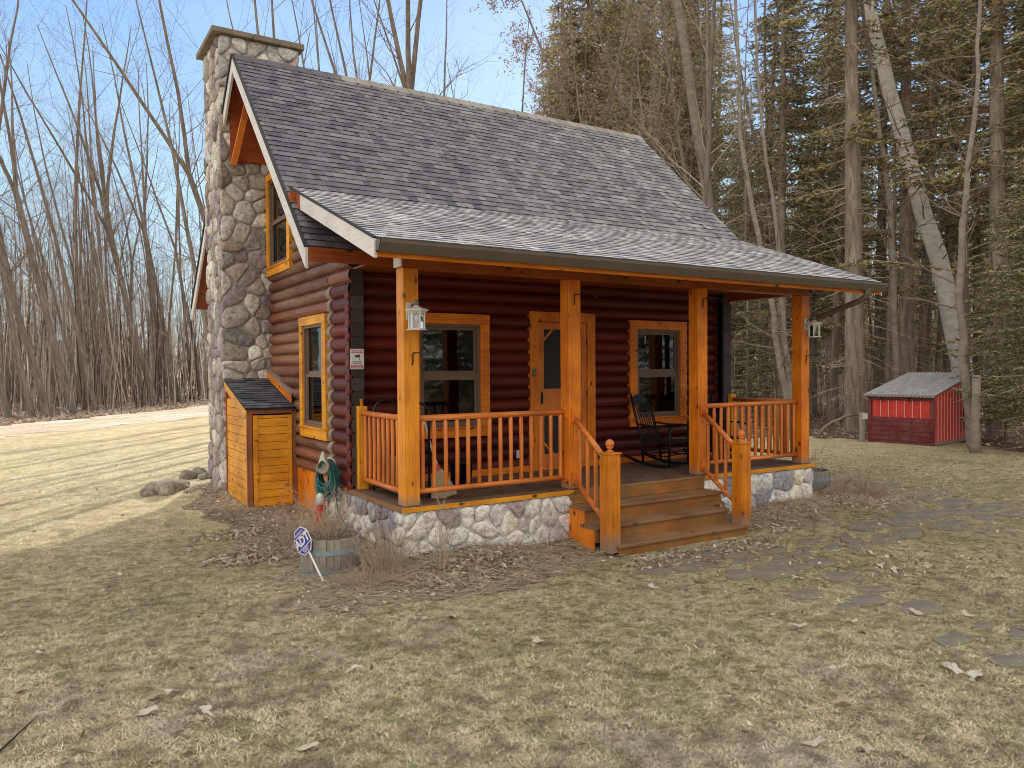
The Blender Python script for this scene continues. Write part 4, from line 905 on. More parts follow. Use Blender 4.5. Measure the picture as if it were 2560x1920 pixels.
mb = MB(); a, b = at(2052, 1252), at(2122, 1218); mb.tube([(a.x, a.y, GZ+.10), ((a.x+b.x)/2, (a.y+b.y)/2, GZ+.13), (b.x, b.y, GZ+.16)], [.07, .065, .06], 9); tag(obj('split_log', mb, None, BARKL, smooth=False), 'short brown log lying against the right barrel planter', 'log')
mb = MB(); pts = [up_at(x_, y_, 24.5) for x_, y_ in ((2046, 1088), (2060, 1070), (2078, 1056), (2096, 1050), (2112, 1041), (2142, 1036))]
mb.tube(pts, [.06, .055, .05, .05, .045, .03], 7); tag(obj('fallen_branch', mb, None, BARKB, smooth=True), 'crooked pale fallen branch lying left of the red shed', 'branch')

# flagstones
FLAG = (lambda t: t.finish(t.mix(t.ramp(t.noise(3, 6, .7), [(.3, (.12, .10, .08)), (.7, (.235, .205, .165))]), (.20, .185, .09), t.ramp(t.noise(1.7, 5, .7), [(.5, 0), (.68, .8)])), .85, t.bump(t.noise(18, 6, .7), .5, .01), .3))(NT('flagstone'))
fl = [(1791, 1371, 118, 17), (1643, 1402, 88, 22), (1765, 1402, 118, 26), (1869, 1391, 66, 22), (1930, 1356, 66, 17), (1847, 1439, 58, 20), (1930, 1432, 96, 32), (1958, 1397, 50, 16), (2004, 1384, 46, 20), (2055, 1408, 56, 16), (2006, 1418, 56, 12), (2017, 1335, 44, 13), (2012, 1357, 40, 12), (2088, 1360, 48, 17), (2152, 1363, 62, 17), (2210, 1345, 66, 20), (2268, 1333, 62, 22), (2121, 1336, 40, 20), (2177, 1315, 86, 16), (2262, 1306, 80, 18), (2320, 1287, 62, 16), (2265, 1290, 50, 10), (2377, 1313, 74, 20), (2386, 1256, 78, 16), (2392, 1281, 80, 15), (2464, 1293, 56, 13), (2524, 1285, 56, 12), (2316, 1246, 35, 10), (2103, 1445, 78, 20), (2017, 1488, 62, 24), (2121, 1521, 50, 18), (2172, 1503, 78, 17), (2195, 1477, 74, 12), (2299, 1524, 95, 28), (2381, 1608, 90, 28), (2459, 1567, 50, 13), (2546, 1586, 44, 26), (2520, 1662, 78, 26), (1700, 1380, 60, 10), (2455, 1270, 60, 12), (2500, 1262, 60, 10), (2140, 1345, 40, 12)]
FLC = []
rd = random.Random(9)
for i, (px, py, w, h) in enumerate(fl):
    c = at(px, py); e1 = (at(px+w/2, py)-at(px-w/2, py))/2; e2 = (at(px, py-h/2)-at(px, py+h/2))/2; n = rd.choice((4, 5, 5, 6)); ph = rd.uniform(0, 6); poly = []
    for k in range(n):
        a = 2*math.pi*k/n+ph+rd.uniform(-.18, .18); rr = rd.uniform(1.1, 1.5); p = c+e1*math.cos(a)*rr*1.06+e2*math.sin(a)*rr*1.06; poly.append(p)
    P2 = []
    for k in range(n):
        a, b = poly[k], poly[(k+1) % n]
        for t in (.05, .35, .65, .95):
            q = a.lerp(b, t)+Vector((rd.uniform(-.012, .012), rd.uniform(-.012, .012), 0)); P2.append(q)
    FLC.append((c.x, c.y, e1.x, e1.y, e2.x, e2.y))
    zt = Hz(c.x, c.y)+.012; mb = MB(); m = len(P2)
    vs = [(p.x-c.x, p.y-c.y, 0) for p in P2]+[((p.x-c.x)*1.02, (p.y-c.y)*1.02, -.012) for p in P2]+[((p.x-c.x)*1.02, (p.y-c.y)*1.02, -.08) for p in P2]
    if (Vector(vs[1])-Vector(vs[0])).cross(Vector(vs[2])-Vector(vs[1])).z < 0: vs = vs[:m][::-1]+vs[m:2*m][::-1]+vs[2*m:][::-1]
    mb.add(vs, [tuple(range(m))]+[(k+m*j, m*(j+1)+k, m*(j+1)+(k+1) % m, (k+1) % m+m*j) for j in (0, 1) for k in range(m)])
    o = obj('flagstone', mb, None, FLAG); o.location = (c.x, c.y, zt); tag(o, 'flat grey flagstone set in the lawn of the path from the steps', 'flagstone', 'flagstones of the garden path')

# ------------------------------------------------------------------ red coop at the edge of the wood
A = at(2168, 1108); B = at(2336, 1117); ed = Vector((B.x-A.x, B.y-A.y, 0)); CW = ed.length*1.04; ed.normalize(); ed = Matrix.Rotation(R(-9), 3, 'Z') @ ed; A = Vector((B.x, B.y, 0))-ed*CW; dd_ = Vector((-ed.y, ed.x, 0)); CD = 3.0
coop = thing('chicken_coop', 'red ribbed metal coop with a grey corrugated lean-to roof at the edge of the wood', 'coop', (A.x, A.y, Hz(A.x, A.y)-.0))
coop.matrix_world = Matrix.Translation(coop.location) @ Matrix((ed, dd_, Vector((0, 0, 1)))).transposed().to_4x4()
REDM = (lambda t: t.finish(t.mix((.66, .06, .045), (.46, .035, .03), t.ramp(t.noise(4, 5), [(.35, 0), (.7, 1)])), .5, None, .4))(NT('red_sheet_metal')); REDR = plain('faded_red_rib', (.80, .30, .25), .5, var=.15)
REDW = wood('dark_red_plank', 'x', (.20, .022, .026), (.13, .016, .02), (.06, .01, .012), .8, weather=(.22, .09, .09)); GALV = (lambda t: t.finish(t.mix(t.ramp(t.noise(1, 5, .7, t.map((5, 1.5, 5))), [(.3, (.34, .34, .36)), (.7, (.60, .60, .63))]), (.10, .10, .08), t.ramp(t.noise(9, 5, .8), [(.62, 0), (.72, .8)])), .45, None, .4, .3))(NT('corrugated_sheet'))
LAV = plain('greyed_board', (.30, .24, .26), .8, var=.3)
h0, h1 = 1.42, 1.98
mb = MB()
def side(x):
    mb.prism([(x, 0, .08), (x, CD, .08), (x, CD, h1-.02), (x, 0, h0-.02)], (.02, 0, 0))
side(0); side(CW-.02); mb.box(.0, CW, CD-.02, CD, .08, h1-.03); mb.box(.12, CW-.12, .0, .02, .72, h0-.06); obj('wall', mb, coop, REDM)
mb = MB()
for k in range(1, 13):
    y = k*CD/13; mb.box(CW, CW+.018, y-.017, y+.017, .10, h0+(h1-h0)*y/CD-.04)
for k in range(1, 7): x = .14+k*(CW-.28)/7; mb.box(x-.012, x+.012, -.014, .0, .74, h0-.12)
obj('rib', mb, coop, REDR)
mb = MB()
for k in range(5): mb.box(.02, CW-.0, -.06, -.035, .10+k*.135, .10+k*.135+.128)
obj('plank_front', mb, coop, REDW)
mb = MB(); mb.box(.0, .10, -.04, .02, .02, h0-.06); mb.box(CW-.10, CW+.01, -.045, .02, .02, h0-.06); mb.box(0, CW, -.03, .03, .0, .10); mb.box(-.0, CW+.0, -.03, .02, h0-.16, h0-.05); obj('corner_board', mb, coop, plain('dark_red_board', (.16, .045, .045), .8, var=.4))
mb = MB(); mb.box(CW-.0, CW+.012, 0, CD, .0, .09); obj('sill_board', mb, coop, CAULK)
mb = MB(); mb.box(-.06, CW+.06, -.16, -.13, h0-.055, h0+.02); obj('eave_board', mb, coop, LAV)
mb = MB(); n = 19*6; vs = []
for i in range(n+1):
    x = -.07+(CW+.14)*i/n; c = .030*math.cos(i*2*math.pi/6); vs += [(x, -.18, h0-.02+.03+c-.04), (x, CD+.12, h1+.03+c+.03)]
mb.add(vs, [(2*i, 2*i+2, 2*i+3, 2*i+1) for i in range(n)]); obj('roof', mb, coop, GALV, smooth=True)
mb = MB()
for x in (.42, 1.18): mb.prism([(x-.09, -.036, h0-.07), (x+.09, -.036, h0-.07), (x+.02, -.036, h0-.11), (x, -.036, h0-.24), (x-.02, -.036, h0-.11)], (0, .01, 0))
obj('hinge', mb, coop, BLKM)
mb = MB(); mb.box(.14, .50, -.03, -.015, .73, .76); obj('latch', mb, coop, BARKB)
pp = at(2155, 1106); wp = thing('wooden_post', 'short grey wooden post with a small box near its top, left of the red coop', 'post', (pp.x, pp.y, Hz(pp.x, pp.y)), R(-20))
GREYW = wood('grey_timber', 'z', (.40, .36, .29), (.27, .24, .19), (.14, .12, .10), .9, knots=False)
mb = MB(); mb.box(-.06, .06, -.05, .05, -.1, .88); obj('post', mb, wp, GREYW, bevel=.006); mb = MB(); mb.box(-.03, .13, -.08, -.05, .68, .86); obj('box', mb, wp, CREAM)

# ------------------------------------------------------------------ vegetation generators
def segmesh(name, P0, P1, R0, R1, k=3):
    P0, P1 = np.asarray(P0, float), np.asarray(P1, float); R0, R1 = np.asarray(R0)[:, None], np.asarray(R1)[:, None]
    d = P1-P0; d /= np.linalg.norm(d, axis=1, keepdims=True)+1e-9; ref = np.where(np.abs(d[:, 2:3]) < .9, np.array([[0, 0, 1.]]), np.array([[1., 0, 0]]))
    a = np.cross(d, ref); a /= np.linalg.norm(a, axis=1, keepdims=True)+1e-9; b = np.cross(d, a); n = len(P0); V = np.zeros((n, 2*k, 3))
    for i in range(k):
        t = 2*math.pi*i/k; o = a*math.cos(t)+b*math.sin(t); V[:, i] = P0+o*R0; V[:, k+i] = P1+o*R1
    F = []
    base = (np.arange(n)*2*k)[:, None]
    for i in range(k): j = (i+1) % k; F.append(base+np.array([[i, j, k+j, k+i]]))
    return npmesh(name, V.reshape(-1, 3), np.concatenate(F, 0))
class Segs:
    def __init__(s): s.a = []; s.b = []; s.r = []; s.q = []
    def line(s, pts, rad):
        for i in range(len(pts)-1): s.a.append(pts[i]); s.b.append(pts[i+1]); s.r.append(rad[i]); s.q.append(rad[i+1])
    def mesh(s, name, k=3): return segmesh(name, s.a, s.b, s.r, s.q, k)
def rv(rd, s=1): return Vector((rd.gauss(0, s), rd.gauss(0, s), rd.gauss(0, s)))
def path(rd, p, d, L, n, wig, upw=.0):
    out = [p.copy()]; d = d.normalized()
    for i in range(n):
        d = (d+rv(rd, wig)+Vector((0, 0, upw))).normalized(); p = p+d*(L/n); out.append(p.copy())
    return out
def bare_tree(seed, Ht, r, forks=2, first=.35, dens=1., leaves=0, twigl=1., spread=1.):
    """returns (trunk mesh, crown mesh, leaf mesh or None), about Ht tall"""
    rd = random.Random(seed); tr = MB(); cr = Segs(); leaf = []
    def twig(p, d, L, r_, lev):
        pts = path(rd, p, d, L, 4 if lev < 2 else 3, .16, .06); rad = [r_*(1-.8*i/(len(pts)-1)) for i in range(len(pts))]
        cr.line(pts, rad)
        if lev >= 3:
            if leaves and rd.random() < leaves:
                for q in pts[1:]: leaf.extend([q+rv(rd, .09) for _ in range(5)])
            return
        n = [0, 6, 5, 0][lev]
        n = int(n*dens)
        for i in range(n):
            t = rd.uniform(.2, 1)*(len(pts)-1); k = min(int(t), len(pts)-2); q = pts[k].lerp(pts[k+1], t-k); dd = (pts[k+1]-pts[k]).normalized()
            s_ = rv(rd); s_ = (s_-dd*s_.dot(dd)).normalized(); ang = rd.uniform(.5, .9)
            twig(q, dd*math.cos(ang)+s_*math.sin(ang), L*rd.uniform(.32, .6)*twigl, max(.0024, r_*.36), lev+1)
    def stem(p, d, L, r0_, top, depth):
        n = 7; pts = path(rd, p, d, L, n, .036, .03); rad = [r0_+(top-r0_)*i/n for i in range(n+1)]; tr.tube(pts, rad, 8 if depth == 0 else 6, cap=False)
        f0 = first if depth == 0 else .1
        nb = int((9 if depth == 0 else 8)*dens)
        for i in range(nb):
            t = (f0+(1-f0)*rd.random())*n; k = min(int(t), n-1); q = pts[k].lerp(pts[k+1], t-k); dd = (pts[k+1]-pts[k]).normalized(); s_ = rv(rd); s_.z *= .3; s_ = (s_-dd*s_.dot(dd)).normalized(); ang = rd.uniform(.55, 1.0)*spread
            rr = rad[k]; twig(q, dd*math.cos(ang)+s_*math.sin(ang), L*rd.uniform(.16, .32), max(.010, rr*.26), 1)
        return pts[-1], (pts[-1]-pts[-2]).normalized()
    Lt = Ht*(.5 if forks else .96); p, d = stem(Vector((0, 0, -.3)), Vector((0, 0, 1)), Lt, r, r*(.66 if forks else .12), 0)
    for f in range(forks):
        a = 2*math.pi*f/forks+rd.random(); s_ = Vector((math.cos(a), math.sin(a), 0)); dd = (d+s_*rd.uniform(.14, .34)).normalized()
        stem(p-d*.1, dd, Ht*rd.uniform(.42, .55), r*.55, .02, 1)
    return tr.mesh('trunk'), cr.mesh('crown'), leaf
def leafmesh(name, pts, size, cols, seed, flat=0):
    g = np.random.default_rng(seed); P = np.array([tuple(p) for p in pts]); n = len(P)
    a = g.normal(size=(n, 3)); b = g.normal(size=(n, 3))
    if flat: a[:, 2] *= flat; b[:, 2] *= flat
    a /= np.linalg.norm(a, axis=1, keepdims=True); b -= a*(a*b).sum(1, keepdims=True); b /= np.linalg.norm(b, axis=1, keepdims=True)
    s = (size*g.uniform(.6, 1.4, n))[:, None]; P = P+g.normal(size=(n, 3))*size*.3*(1 if not flat else 0)
    nn = np.cross(a, b); V = np.stack([P-a*s, P-b*s*.5+nn*s*.15, P+a*s, P+b*s*.5+nn*s*.15], 1).reshape(-1, 3)
    F = np.arange(4*n).reshape(n, 4); C = np.array(cols)[g.integers(0, len(cols), n)]*g.uniform(.75, 1.25, (n, 1)); return npmesh(name, V, F, C)
def leafmat(name, tr=.3, rough=.8):
    t = NT(name); return t.finish(t.attr(), rough, None, .2, 0, tr)
LEAFM = leafmat('dead_leaf', .25); NEEDLE = leafmat('needles', .5)
def conifer(seed, Ht, r, live, dead0=1.2, bl=2.7, green=.6):
    rd = random.Random(seed); g = np.random.default_rng(seed); tr = MB(); n = 9; pts = path(rd, Vector((0, 0, -.3)), Vector((0, 0, 1)), Ht, n, .012, .03)
    tr.tube(pts, [r*(1.25 if i == 0 else 1)*(1-.9*i/n) for i in range(n+1)], 9, cap=False)
    cr = Segs(); TA = []; TB = []; TC = []; z = dead0
    def tp(z): t = (z+.3)/Ht*n; k = min(int(t), n-1); return pts[k].lerp(pts[k+1], t-k)
    while z < Ht-.4:
        lv = z > live or rd.random() < .12*(z > live*.4); f = z/Ht
        for b in range(rd.choice((2, 3, 4)) if lv else rd.choice((1, 2, 3))):
            az = rd.uniform(0, 2*math.pi); L = (bl*(1-f**1.6)+.5)*rd.uniform(.6, 1.1) if lv else rd.uniform(.5, 2.1)
            d = Vector((math.cos(az), math.sin(az), rd.uniform(-.25, .18) if lv else rd.uniform(-.35, .05))); bp_ = path(rd, tp(z), d, L, 5, .06, -.02 if lv else -.03)
            cr.line(bp_, [.028*(1-.8*i/5)*(1 if lv else .75) for i in range(6)])
            nt = int(L/(.16 if lv else .30))
            for i in range(nt):
                t = (.15+.85*(i+rd.random())/nt)*5; k = min(int(t), 4); q = bp_[k].lerp(bp_[k+1], t-k); dd = (bp_[k+1]-bp_[k]).normalized(); s_ = dd.cross(Vector((0, 0, 1)))*(1 if i % 2 else -1)
                tl_ = (.25+.5*(1-t/5))*rd.uniform(.6, 1.2)*(1 if lv else .8); e = (dd*.55+s_*.8+Vector((0, 0, rd.uniform(-.35, .1)))).normalized(); cr.line([q, q+e*tl_], [.007, .002])
                if lv:
                    m = max(4, int(tl_/.042))
                    for j in range(m):
                        u = q+e*tl_*(j+rd.random())/m; w_ = (e*.7+s_.cross(e)*rd.uniform(-.9, .9)+dd*rd.uniform(-.8, .8)).normalized(); TA.append(u); TB.append(w_); TC.append(f)
        z += rd.uniform(.15, .27) if z > live else rd.uniform(.18, .36)
    P = np.array([tuple(p) for p in TA]); D = np.array([tuple(p) for p in TB]); m = len(P); S = np.cross(D, g.normal(size=(m, 3))); S /= np.linalg.norm(S, axis=1, keepdims=True)+1e-6
    L = g.uniform(.10, .22, (m, 1)); V = np.stack([P-S*.033, P+S*.033, P+D*L], 1).reshape(-1, 3); F = np.arange(3*m).reshape(m, 3)
    cols = np.array([(.17, .14, .065), (.48, .39, .19), (.14, .185, .08), (.62, .51, .28), (.54, .37, .22)]); pr_ = np.array([.3, .25, .25*green*2, .12, .08]); pr_ /= pr_.sum()
    C = cols[g.choice(5, m, p=pr_)]*g.uniform(.7, 1.3, (m, 1)); return tr.mesh('trunk'), cr.mesh('branches'), npmesh('needles', V, F, C)
def plant_tree(kind, meshes, mats, name, x, y, s=1, rz=0, lean=0, label='', cat='tree', group=None, leandir=None):
    t = thing(name, label, cat, (x, y, Hz(x, y)), 0, group)
    M = Matrix.Rotation(rz, 4, 'Z')
    if lean: ax = Vector((0, 0, 1)).cross(leandir or -VR); M = Matrix.Rotation(lean, 4, ax) @ M
    t.matrix_world = Matrix.Translation(t.location) @ M @ Matrix.Diagonal((s, s, s, 1))
    for (pn, me, mt) in meshes:
        if me is None: continue
        o = bpy.data.objects.new(pn, me); COL.objects.link(o); o.parent = t
        if not me.materials: me.materials.append(mt)
    return t
BT = []
for i, (h, r, f, fi, de) in enumerate([(24, .18, 2, .45, 1), (26, .17, 0, .4, 1), (22, .15, 2, .35, 1.1), (25, .20, 3, .5, .9), (20, .115, 0, .3, 1.1), (18, .08, 0, .25, .9), (23, .15, 2, .5, .8)]):
    a, b, c = bare_tree(100+i, h, r, f, fi, de); a.polygons.foreach_set('use_smooth', [True]*len(a.polygons)); BT.append([('trunk', a, BARK), ('crown', b, TWIG)])
BTP = []
for tri in BT: BTP.append([(n_, m_.copy(), mt_) for (n_, m_, _), mt_ in zip(tri, (BARKT, TWIGP))])
rd = random.Random(77)
# left wood, front row: (pixel x at base, distance, prototype, scale, lean degrees)
cats = {0: 'forked', 1: 'straight', 2: 'forked', 3: 'many-stemmed', 4: 'slim', 5: 'thin', 6: 'forked'}
front = [(-40, 36, 0, 1, 15), (22, 37, 2, 1, 10), (80, 38, 1, .9, 13), (118, 39, 0, 1.05, 16), (182, 41, 3, 1, 14), (212, 46, 4, 1, 11), (240, 44, 1, 1, 13), (262, 52, 5, 1.1, 6), (284, 47, 6, 1, 12), (318, 54, 4, 1.1, 8), (362, 50, 0, 1, 10), (386, 49, 3, 1.05, 14), (420, 58, 5, 1.2, 7), (432, 55, 2, 1.15, 13), (448, 54, 1, 1.1, 12), (478, 60, 4, 1.2, 4), (500, 62, 6, 1.1, 5), (535, 60, 5, 1.2, 2), (60, 45, 5, 1, 9), (155, 48, 4, 1, 8), (335, 60, 2, 1.0, 5), (300, 50, 5, 1.0, 3)]
for (px, dist, k, s, ln) in front:
    x, y = far(px, dist); d_ = 'leaning left' if ln > 7 else 'nearly upright'
    plant_tree('b', BT[k], None, 'bare_tree', x, y, s, rd.uniform(0, 6.3), R(ln), 'bare grey-brown tree at the front edge of the left wood', 'tree', 'bare trees along the edge of the left wood')
for i in range(92):
    px = rd.uniform(-260, 420) if i < 82 else rd.uniform(470, 1420); dist = rd.uniform(50, 100) if i < 82 else rd.uniform(84, 110); x, y = far(px, dist); k = rd.choice((1, 4, 5, 5, 4, 6, 2, 5))
    plant_tree('b', BT[k], None, 'bare_tree', x, y, rd.uniform(.85, 1.25), rd.uniform(0, 6.3), R(rd.uniform(-3, 10)), 'bare tree standing deep in the wood behind the cabin', 'tree', 'bare trees deeper in the wood')
for i, (px, dist) in enumerate([(600, 42), (700, 38), (760, 45), (860, 42), (930, 47), (1000, 36), (1060, 45), (1150, 40), (1210, 46), (1290, 41)]):
    x, y = far(px, dist); plant_tree('b', BT[(5, 4, 5, 5, 4, 5, 4, 5, 5, 4)[i]], None, 'bare_tree', x, y, rd.uniform(.9, 1.1), rd.uniform(0, 6.3), R(rd.uniform(0, 12)), 'slender bare tree among those rising behind the roof ridge', 'tree', 'slender bare trees behind the roof ridge')
for i, (px, dist) in enumerate([(705, 31), (745, 37), (830, 29), (880, 36), (1030, 31), (1180, 35)]):
    x, y = far(px, dist); plant_tree('b', BT[(1, 0, 4, 1, 4, 6)[i]], None, 'bare_tree', x, y, rd.uniform(.85, 1.0), rd.uniform(0, 6.3), R(rd.uniform(1, 9)), 'sturdy bare tree close behind the cabin, crown above the roof ridge', 'tree', 'sturdy bare trees close behind the cabin')
# trees right behind the roof line
for (px, dist, k, s, ln, lb) in [(1086, 27, 3, .95, 4, 'stout forked bare tree rising just behind the roof ridge'), (1240, 33, 4, .95, -4, 'slim bare tree behind the middle of the roof ridge'), (965, 32, 2, 1.0, 10, 'forked bare tree behind the ridge right of the chimney'), (905, 30, 5, 1.1, 6, 'thin bare tree nearest the chimney on its right'), (800, 34, 1, .95, 9, 'straight bare tree rising behind the chimney cap'), (640, 36, 0, 1, 13, 'leaning forked bare tree left behind the chimney'), (560, 34, 4, 1.15, 14, 'leaning slim bare tree beside the chimney left edge'), (1345, 30, 5, .85, 0, 'small thin bare tree left of the brown leaved tree'), (1010, 40, 6, 1.1, 2, 'pale forked tree between the chimney and the stout forked tree')]:
    x, y = far(px, dist); plant_tree('b', BT[k], None, 'bare_tree', x, y, s, rd.uniform(0, 6.3), R(ln), lb, 'tree')
# brown leaved trees at the left end of the conifer wood
LT = []
for i, (h, r) in enumerate([(21, .2), (19, .18)]):
    a, b, c = bare_tree(300+i, h, r, 2, .2, 1.25, leaves=.55, twigl=1.05); LT.append([('trunk', a, BARK), ('crown', b, TWIG), ('leaves', leafmesh('leaves', c, .06, [(.36, .27, .17), (.28, .20, .13), (.42, .33, .21), (.24, .17, .11)], i), LEAFM)])
for (px, dist, k, s, ln, lb) in [(1500, 32, 0, .95, 0, 'tree with clinging orange-brown leaves at the left end of the conifers'), (1590, 36, 1, 1.1, 2, 'brown leaved tree second from the left end of the conifers'), (1440, 44, 0, .95, -2, 'brown leaved tree behind the right end of the roof ridge')]:
    x, y = far(px, dist); plant_tree('l', LT[k], None, 'leafy_tree', x, y, s, rd.uniform(0, 6.3), R(ln), lb, 'tree')
def corridor(x, y): return abs((x-10.4)*.829-(y+.8)*.559) < 2.7 and y < 42
# conifers
CT = []
for i, (h, r, lv, bl, g_) in enumerate([(25, .30, 11, 2.8, .5), (24, .26, 7, 2.8, .6), (27, .34, 13, 2.8, .4), (22, .22, 4.0, 2.6, .9), (12, .12, 1.0, 2.4, 1.4)]):
    a, b, c = conifer(400+i, h, r, lv, 1.2 if i < 4 else .4, bl, g_); a.polygons.foreach_set('use_smooth', [True]*len(a.polygons)); CT.append([('trunk', a, BARKP), ('branches', b, TWIGP), ('needles', c, NEEDLE)])
key = [(1650, 46, 1, .95), (1790, 31, 0, 1), (1850, 31, 2, 1), (1905, 38, 1, 1), (1960, 33, 0, .9), (2142, 27, 2, 1.08), (2030, 36, 3, 1), (2080, 32, 1, .8), (2200, 35, 0, 1), (2270, 31, 2, 1), (2305, 33, 1, 1.05), (2370, 38, 0, 1.1), (2500, 25, 0, 1.1), (2560, 32, 0, 1), (2640, 24, 1, 1), (2450, 34, 1, 1), (1600, 37, 3, 1), (1540, 44, 1, 1.05), (2720, 30, 1, 1.1), (2850, 26, 1, 1.1)]
for (px, dist, k, s) in key:
    x, y = far(px, dist)
    if corridor(x, y): continue
    plant_tree('c', CT[k], None, 'conifer', x, y, s, rd.uniform(0, 6.3), R(rd.uniform(-2, 2)), 'tall dark conifer with dead lower twigs in the front of the right wood', 'conifer', 'front conifers of the right wood')
for i in range(50):
    px = rd.uniform(1600, 3300); dist = rd.uniform(42, 84)
    x, y = far(px, dist)
    if corridor(x, y) or 2280 < px < 2440: continue
    plant_tree('c', CT[rd.choice((0, 1, 2, 0, 1, 3))], None, 'conifer', x, y, rd.uniform(.85, 1.2), rd.uniform(0, 6.3), R(rd.uniform(-2, 2)), 'tall dark conifer standing deep inside the right wood', 'conifer', 'conifers deep in the right wood')
for i in range(24):
    px = 1385+i*17+rd.uniform(-10, 10); dist = rd.uniform(50, 68); x, y = far(px, dist)
    plant_tree('c', CT[(0, 1, 2)[i % 3]], None, 'conifer', x, y, rd.uniform(1.15, 1.4)*(.85 if i < 2 else 1), rd.uniform(0, 6.3), 0, 'tall conifer of the row rising behind the right end of the roof', 'conifer', 'conifers behind the right end of the roof')
for (px, dist, s, lb) in [(1900, 30, .55, 'young green hemlock seen between the last two porch posts'), (2520, 22.5, .62, 'young green hemlock right of the red coop'), (1660, 36, .8, 'young green hemlock beside the end of the roof'), (2600, 20, .7, 'young green hemlock at the right edge of the picture'), (1830, 38, .7, 'small green hemlock deeper behind the third porch post')]:
    x, y = far(px, dist); plant_tree('c', CT[4], None, 'hemlock', x, y, s, rd.uniform(0, 6.3), 0, lb, 'conifer')
for i in range(26):
    px = rd.uniform(1480, 2750); dist = rd.uniform(27, 50); x, y = far(px, dist); k = rd.choice((4, 5, 5, 6, 2, 4))
    plant_tree('b', BTP[k], None, 'bare_tree', x, y, rd.uniform(.9, 1.15), rd.uniform(0, 6.3), R(rd.uniform(-2, 9)), 'thin pale bare tree mixed among the conifers of the right wood', 'tree', 'bare trees among the conifers')
# special trunks of the right wood
def pole_tree(name, label, pts, rads, seed, mat, twigs=30, tl_=1.4, side=8):
    rd = random.Random(seed); b = pts[0]; t = thing(name, label, 'tree', (b[0], b[1], Hz(b[0], b[1])))
    P = [Vector(p)-Vector((b[0], b[1], 0)) for p in pts]; mb = MB(); Q = []; RR = []
    for i in range(len(P)-1):
        for j in range(3): Q.append(P[i].lerp(P[i+1], j/3)+Vector((rd.gauss(0, .02), rd.gauss(0, .02), 0))*(i+j > 0)); RR.append(rads[i]+(rads[i+1]-rads[i])*j/3)
    Q.append(P[-1]); RR.append(rads[-1]); mb.tube(Q, RR, side*2 if rads[0] > .2 else side, cap=False); obj('trunk', mb, t, mat, smooth=True); cr = Segs()
    for i in range(twigs):
        k = rd.randrange(len(Q)//4, len(Q)-1); q = Q[k].lerp(Q[k+1], rd.random()); a = rd.uniform(0, 6.3); d = Vector((math.cos(a), math.sin(a), rd.uniform(.1, .7))); L = tl_*rd.uniform(.5, 1.4)
        r_ = min(.03, RR[k]*.35); pp_ = path(rd, q, d, L, 4, .15, .05); cr.line(pp_, [r_*(1-.2*j) for j in range(5)])
        for j in range(5):
            m = rd.randrange(1, 4); p2 = path(rd, pp_[m], (pp_[m+1]-pp_[m]).normalized()+rv(rd, .5), L*.4, 3, .2, .05); cr.line(p2, [r_*.4, r_*.3, r_*.2, .002])
    obj('crown', cr.mesh('crown'), t, TWIG); return t
def pole_px(name, label, pix, dist, rads, seed, mat, **k):
    P = [up_at(x, y, dist) for x, y in pix]; x, y = P[0].x, P[0].y
    P[0].z = -.3
    for p in P[1:]: p.z -= Hz(x, y)
    return pole_tree(name, label, [tuple(p) for p in P], rads, seed, mat, **k)
pole_px('birch_tree', 'thick pale grey tree trunk leaning left over the red coop', [(2436, 1085), (2400, 900), (2345, 640), (2290, 470), (2225, 230), (2165, -20), (2110, -240)], 29.5, [.40, .36, .32, .29, .25, .21, .15], 1, BIRCHM, twigs=34, tl_=2.6)
pole_px('thin_tree', 'thin pale tree growing behind the stump beside the coop', [(2433, 1095), (2416, 985), (2408, 900), (2398, 740), (2410, 560), (2418, 470), (2432, 300), (2448, 120), (2452, -200)], 21, [.14, .12, .11, .10, .085, .075, .06, .05, .035], 2, BARKB, twigs=26, tl_=1.5)
pole_px('thin_tree', 'slim pale tree rising behind the left half of the coop roof', [(2246, 1060), (2238, 880), (2230, 640), (2222, 480), (2198, 330), (2176, 170), (2140, -150)], 27, [.13, .12, .11, .10, .085, .06, .04], 3, BARKB, twigs=24, tl_=1.8)
pole_px('thin_tree', 'left stem of the pale pair seen between the last two porch posts', [(1978, 1075), (1964, 990), (1945, 880), (1925, 740), (1880, 520), (1850, 330), (1835, -120)], 24, [.11, .10, .09, .085, .075, .06, .04], 4, BARKB, twigs=18)
pole_px('thin_tree', 'right stem of the pale pair seen between the last two porch posts', [(1984, 1075), (1975, 960), (1962, 850), (1955, 740), (1940, 560), (1905, 330), (1880, -160)], 24.6, [.10, .09, .08, .075, .06, .05, .035], 5, BARKB, twigs=18)
pole_px('birch_tree', 'pale smooth trunk leaning left above the right end of the roof', [(1830, 1060), (1800, 650), (1755, 400), (1725, 210), (1692, 0), (1660, -250)], 33, [.26, .24, .22, .20, .18, .15], 6, BARKB, twigs=22, tl_=2.2)
sp_ = at(2440, 1133); mb = MB(); mb.tube([(0, 0, -.1), (.0, .02, .25), (-.02, .02, .8), (.01, 0, 1.5), (.0, 0, 2.02)], [.17, .13, .115, .105, .10], 10); stp = obj('dead_stump', mb, None, BARKB, smooth=True); stp.location = (sp_.x, sp_.y, Hz(sp_.x, sp_.y)); tag(stp, 'tall pale broken stump standing in front of the red coop side', 'stump')
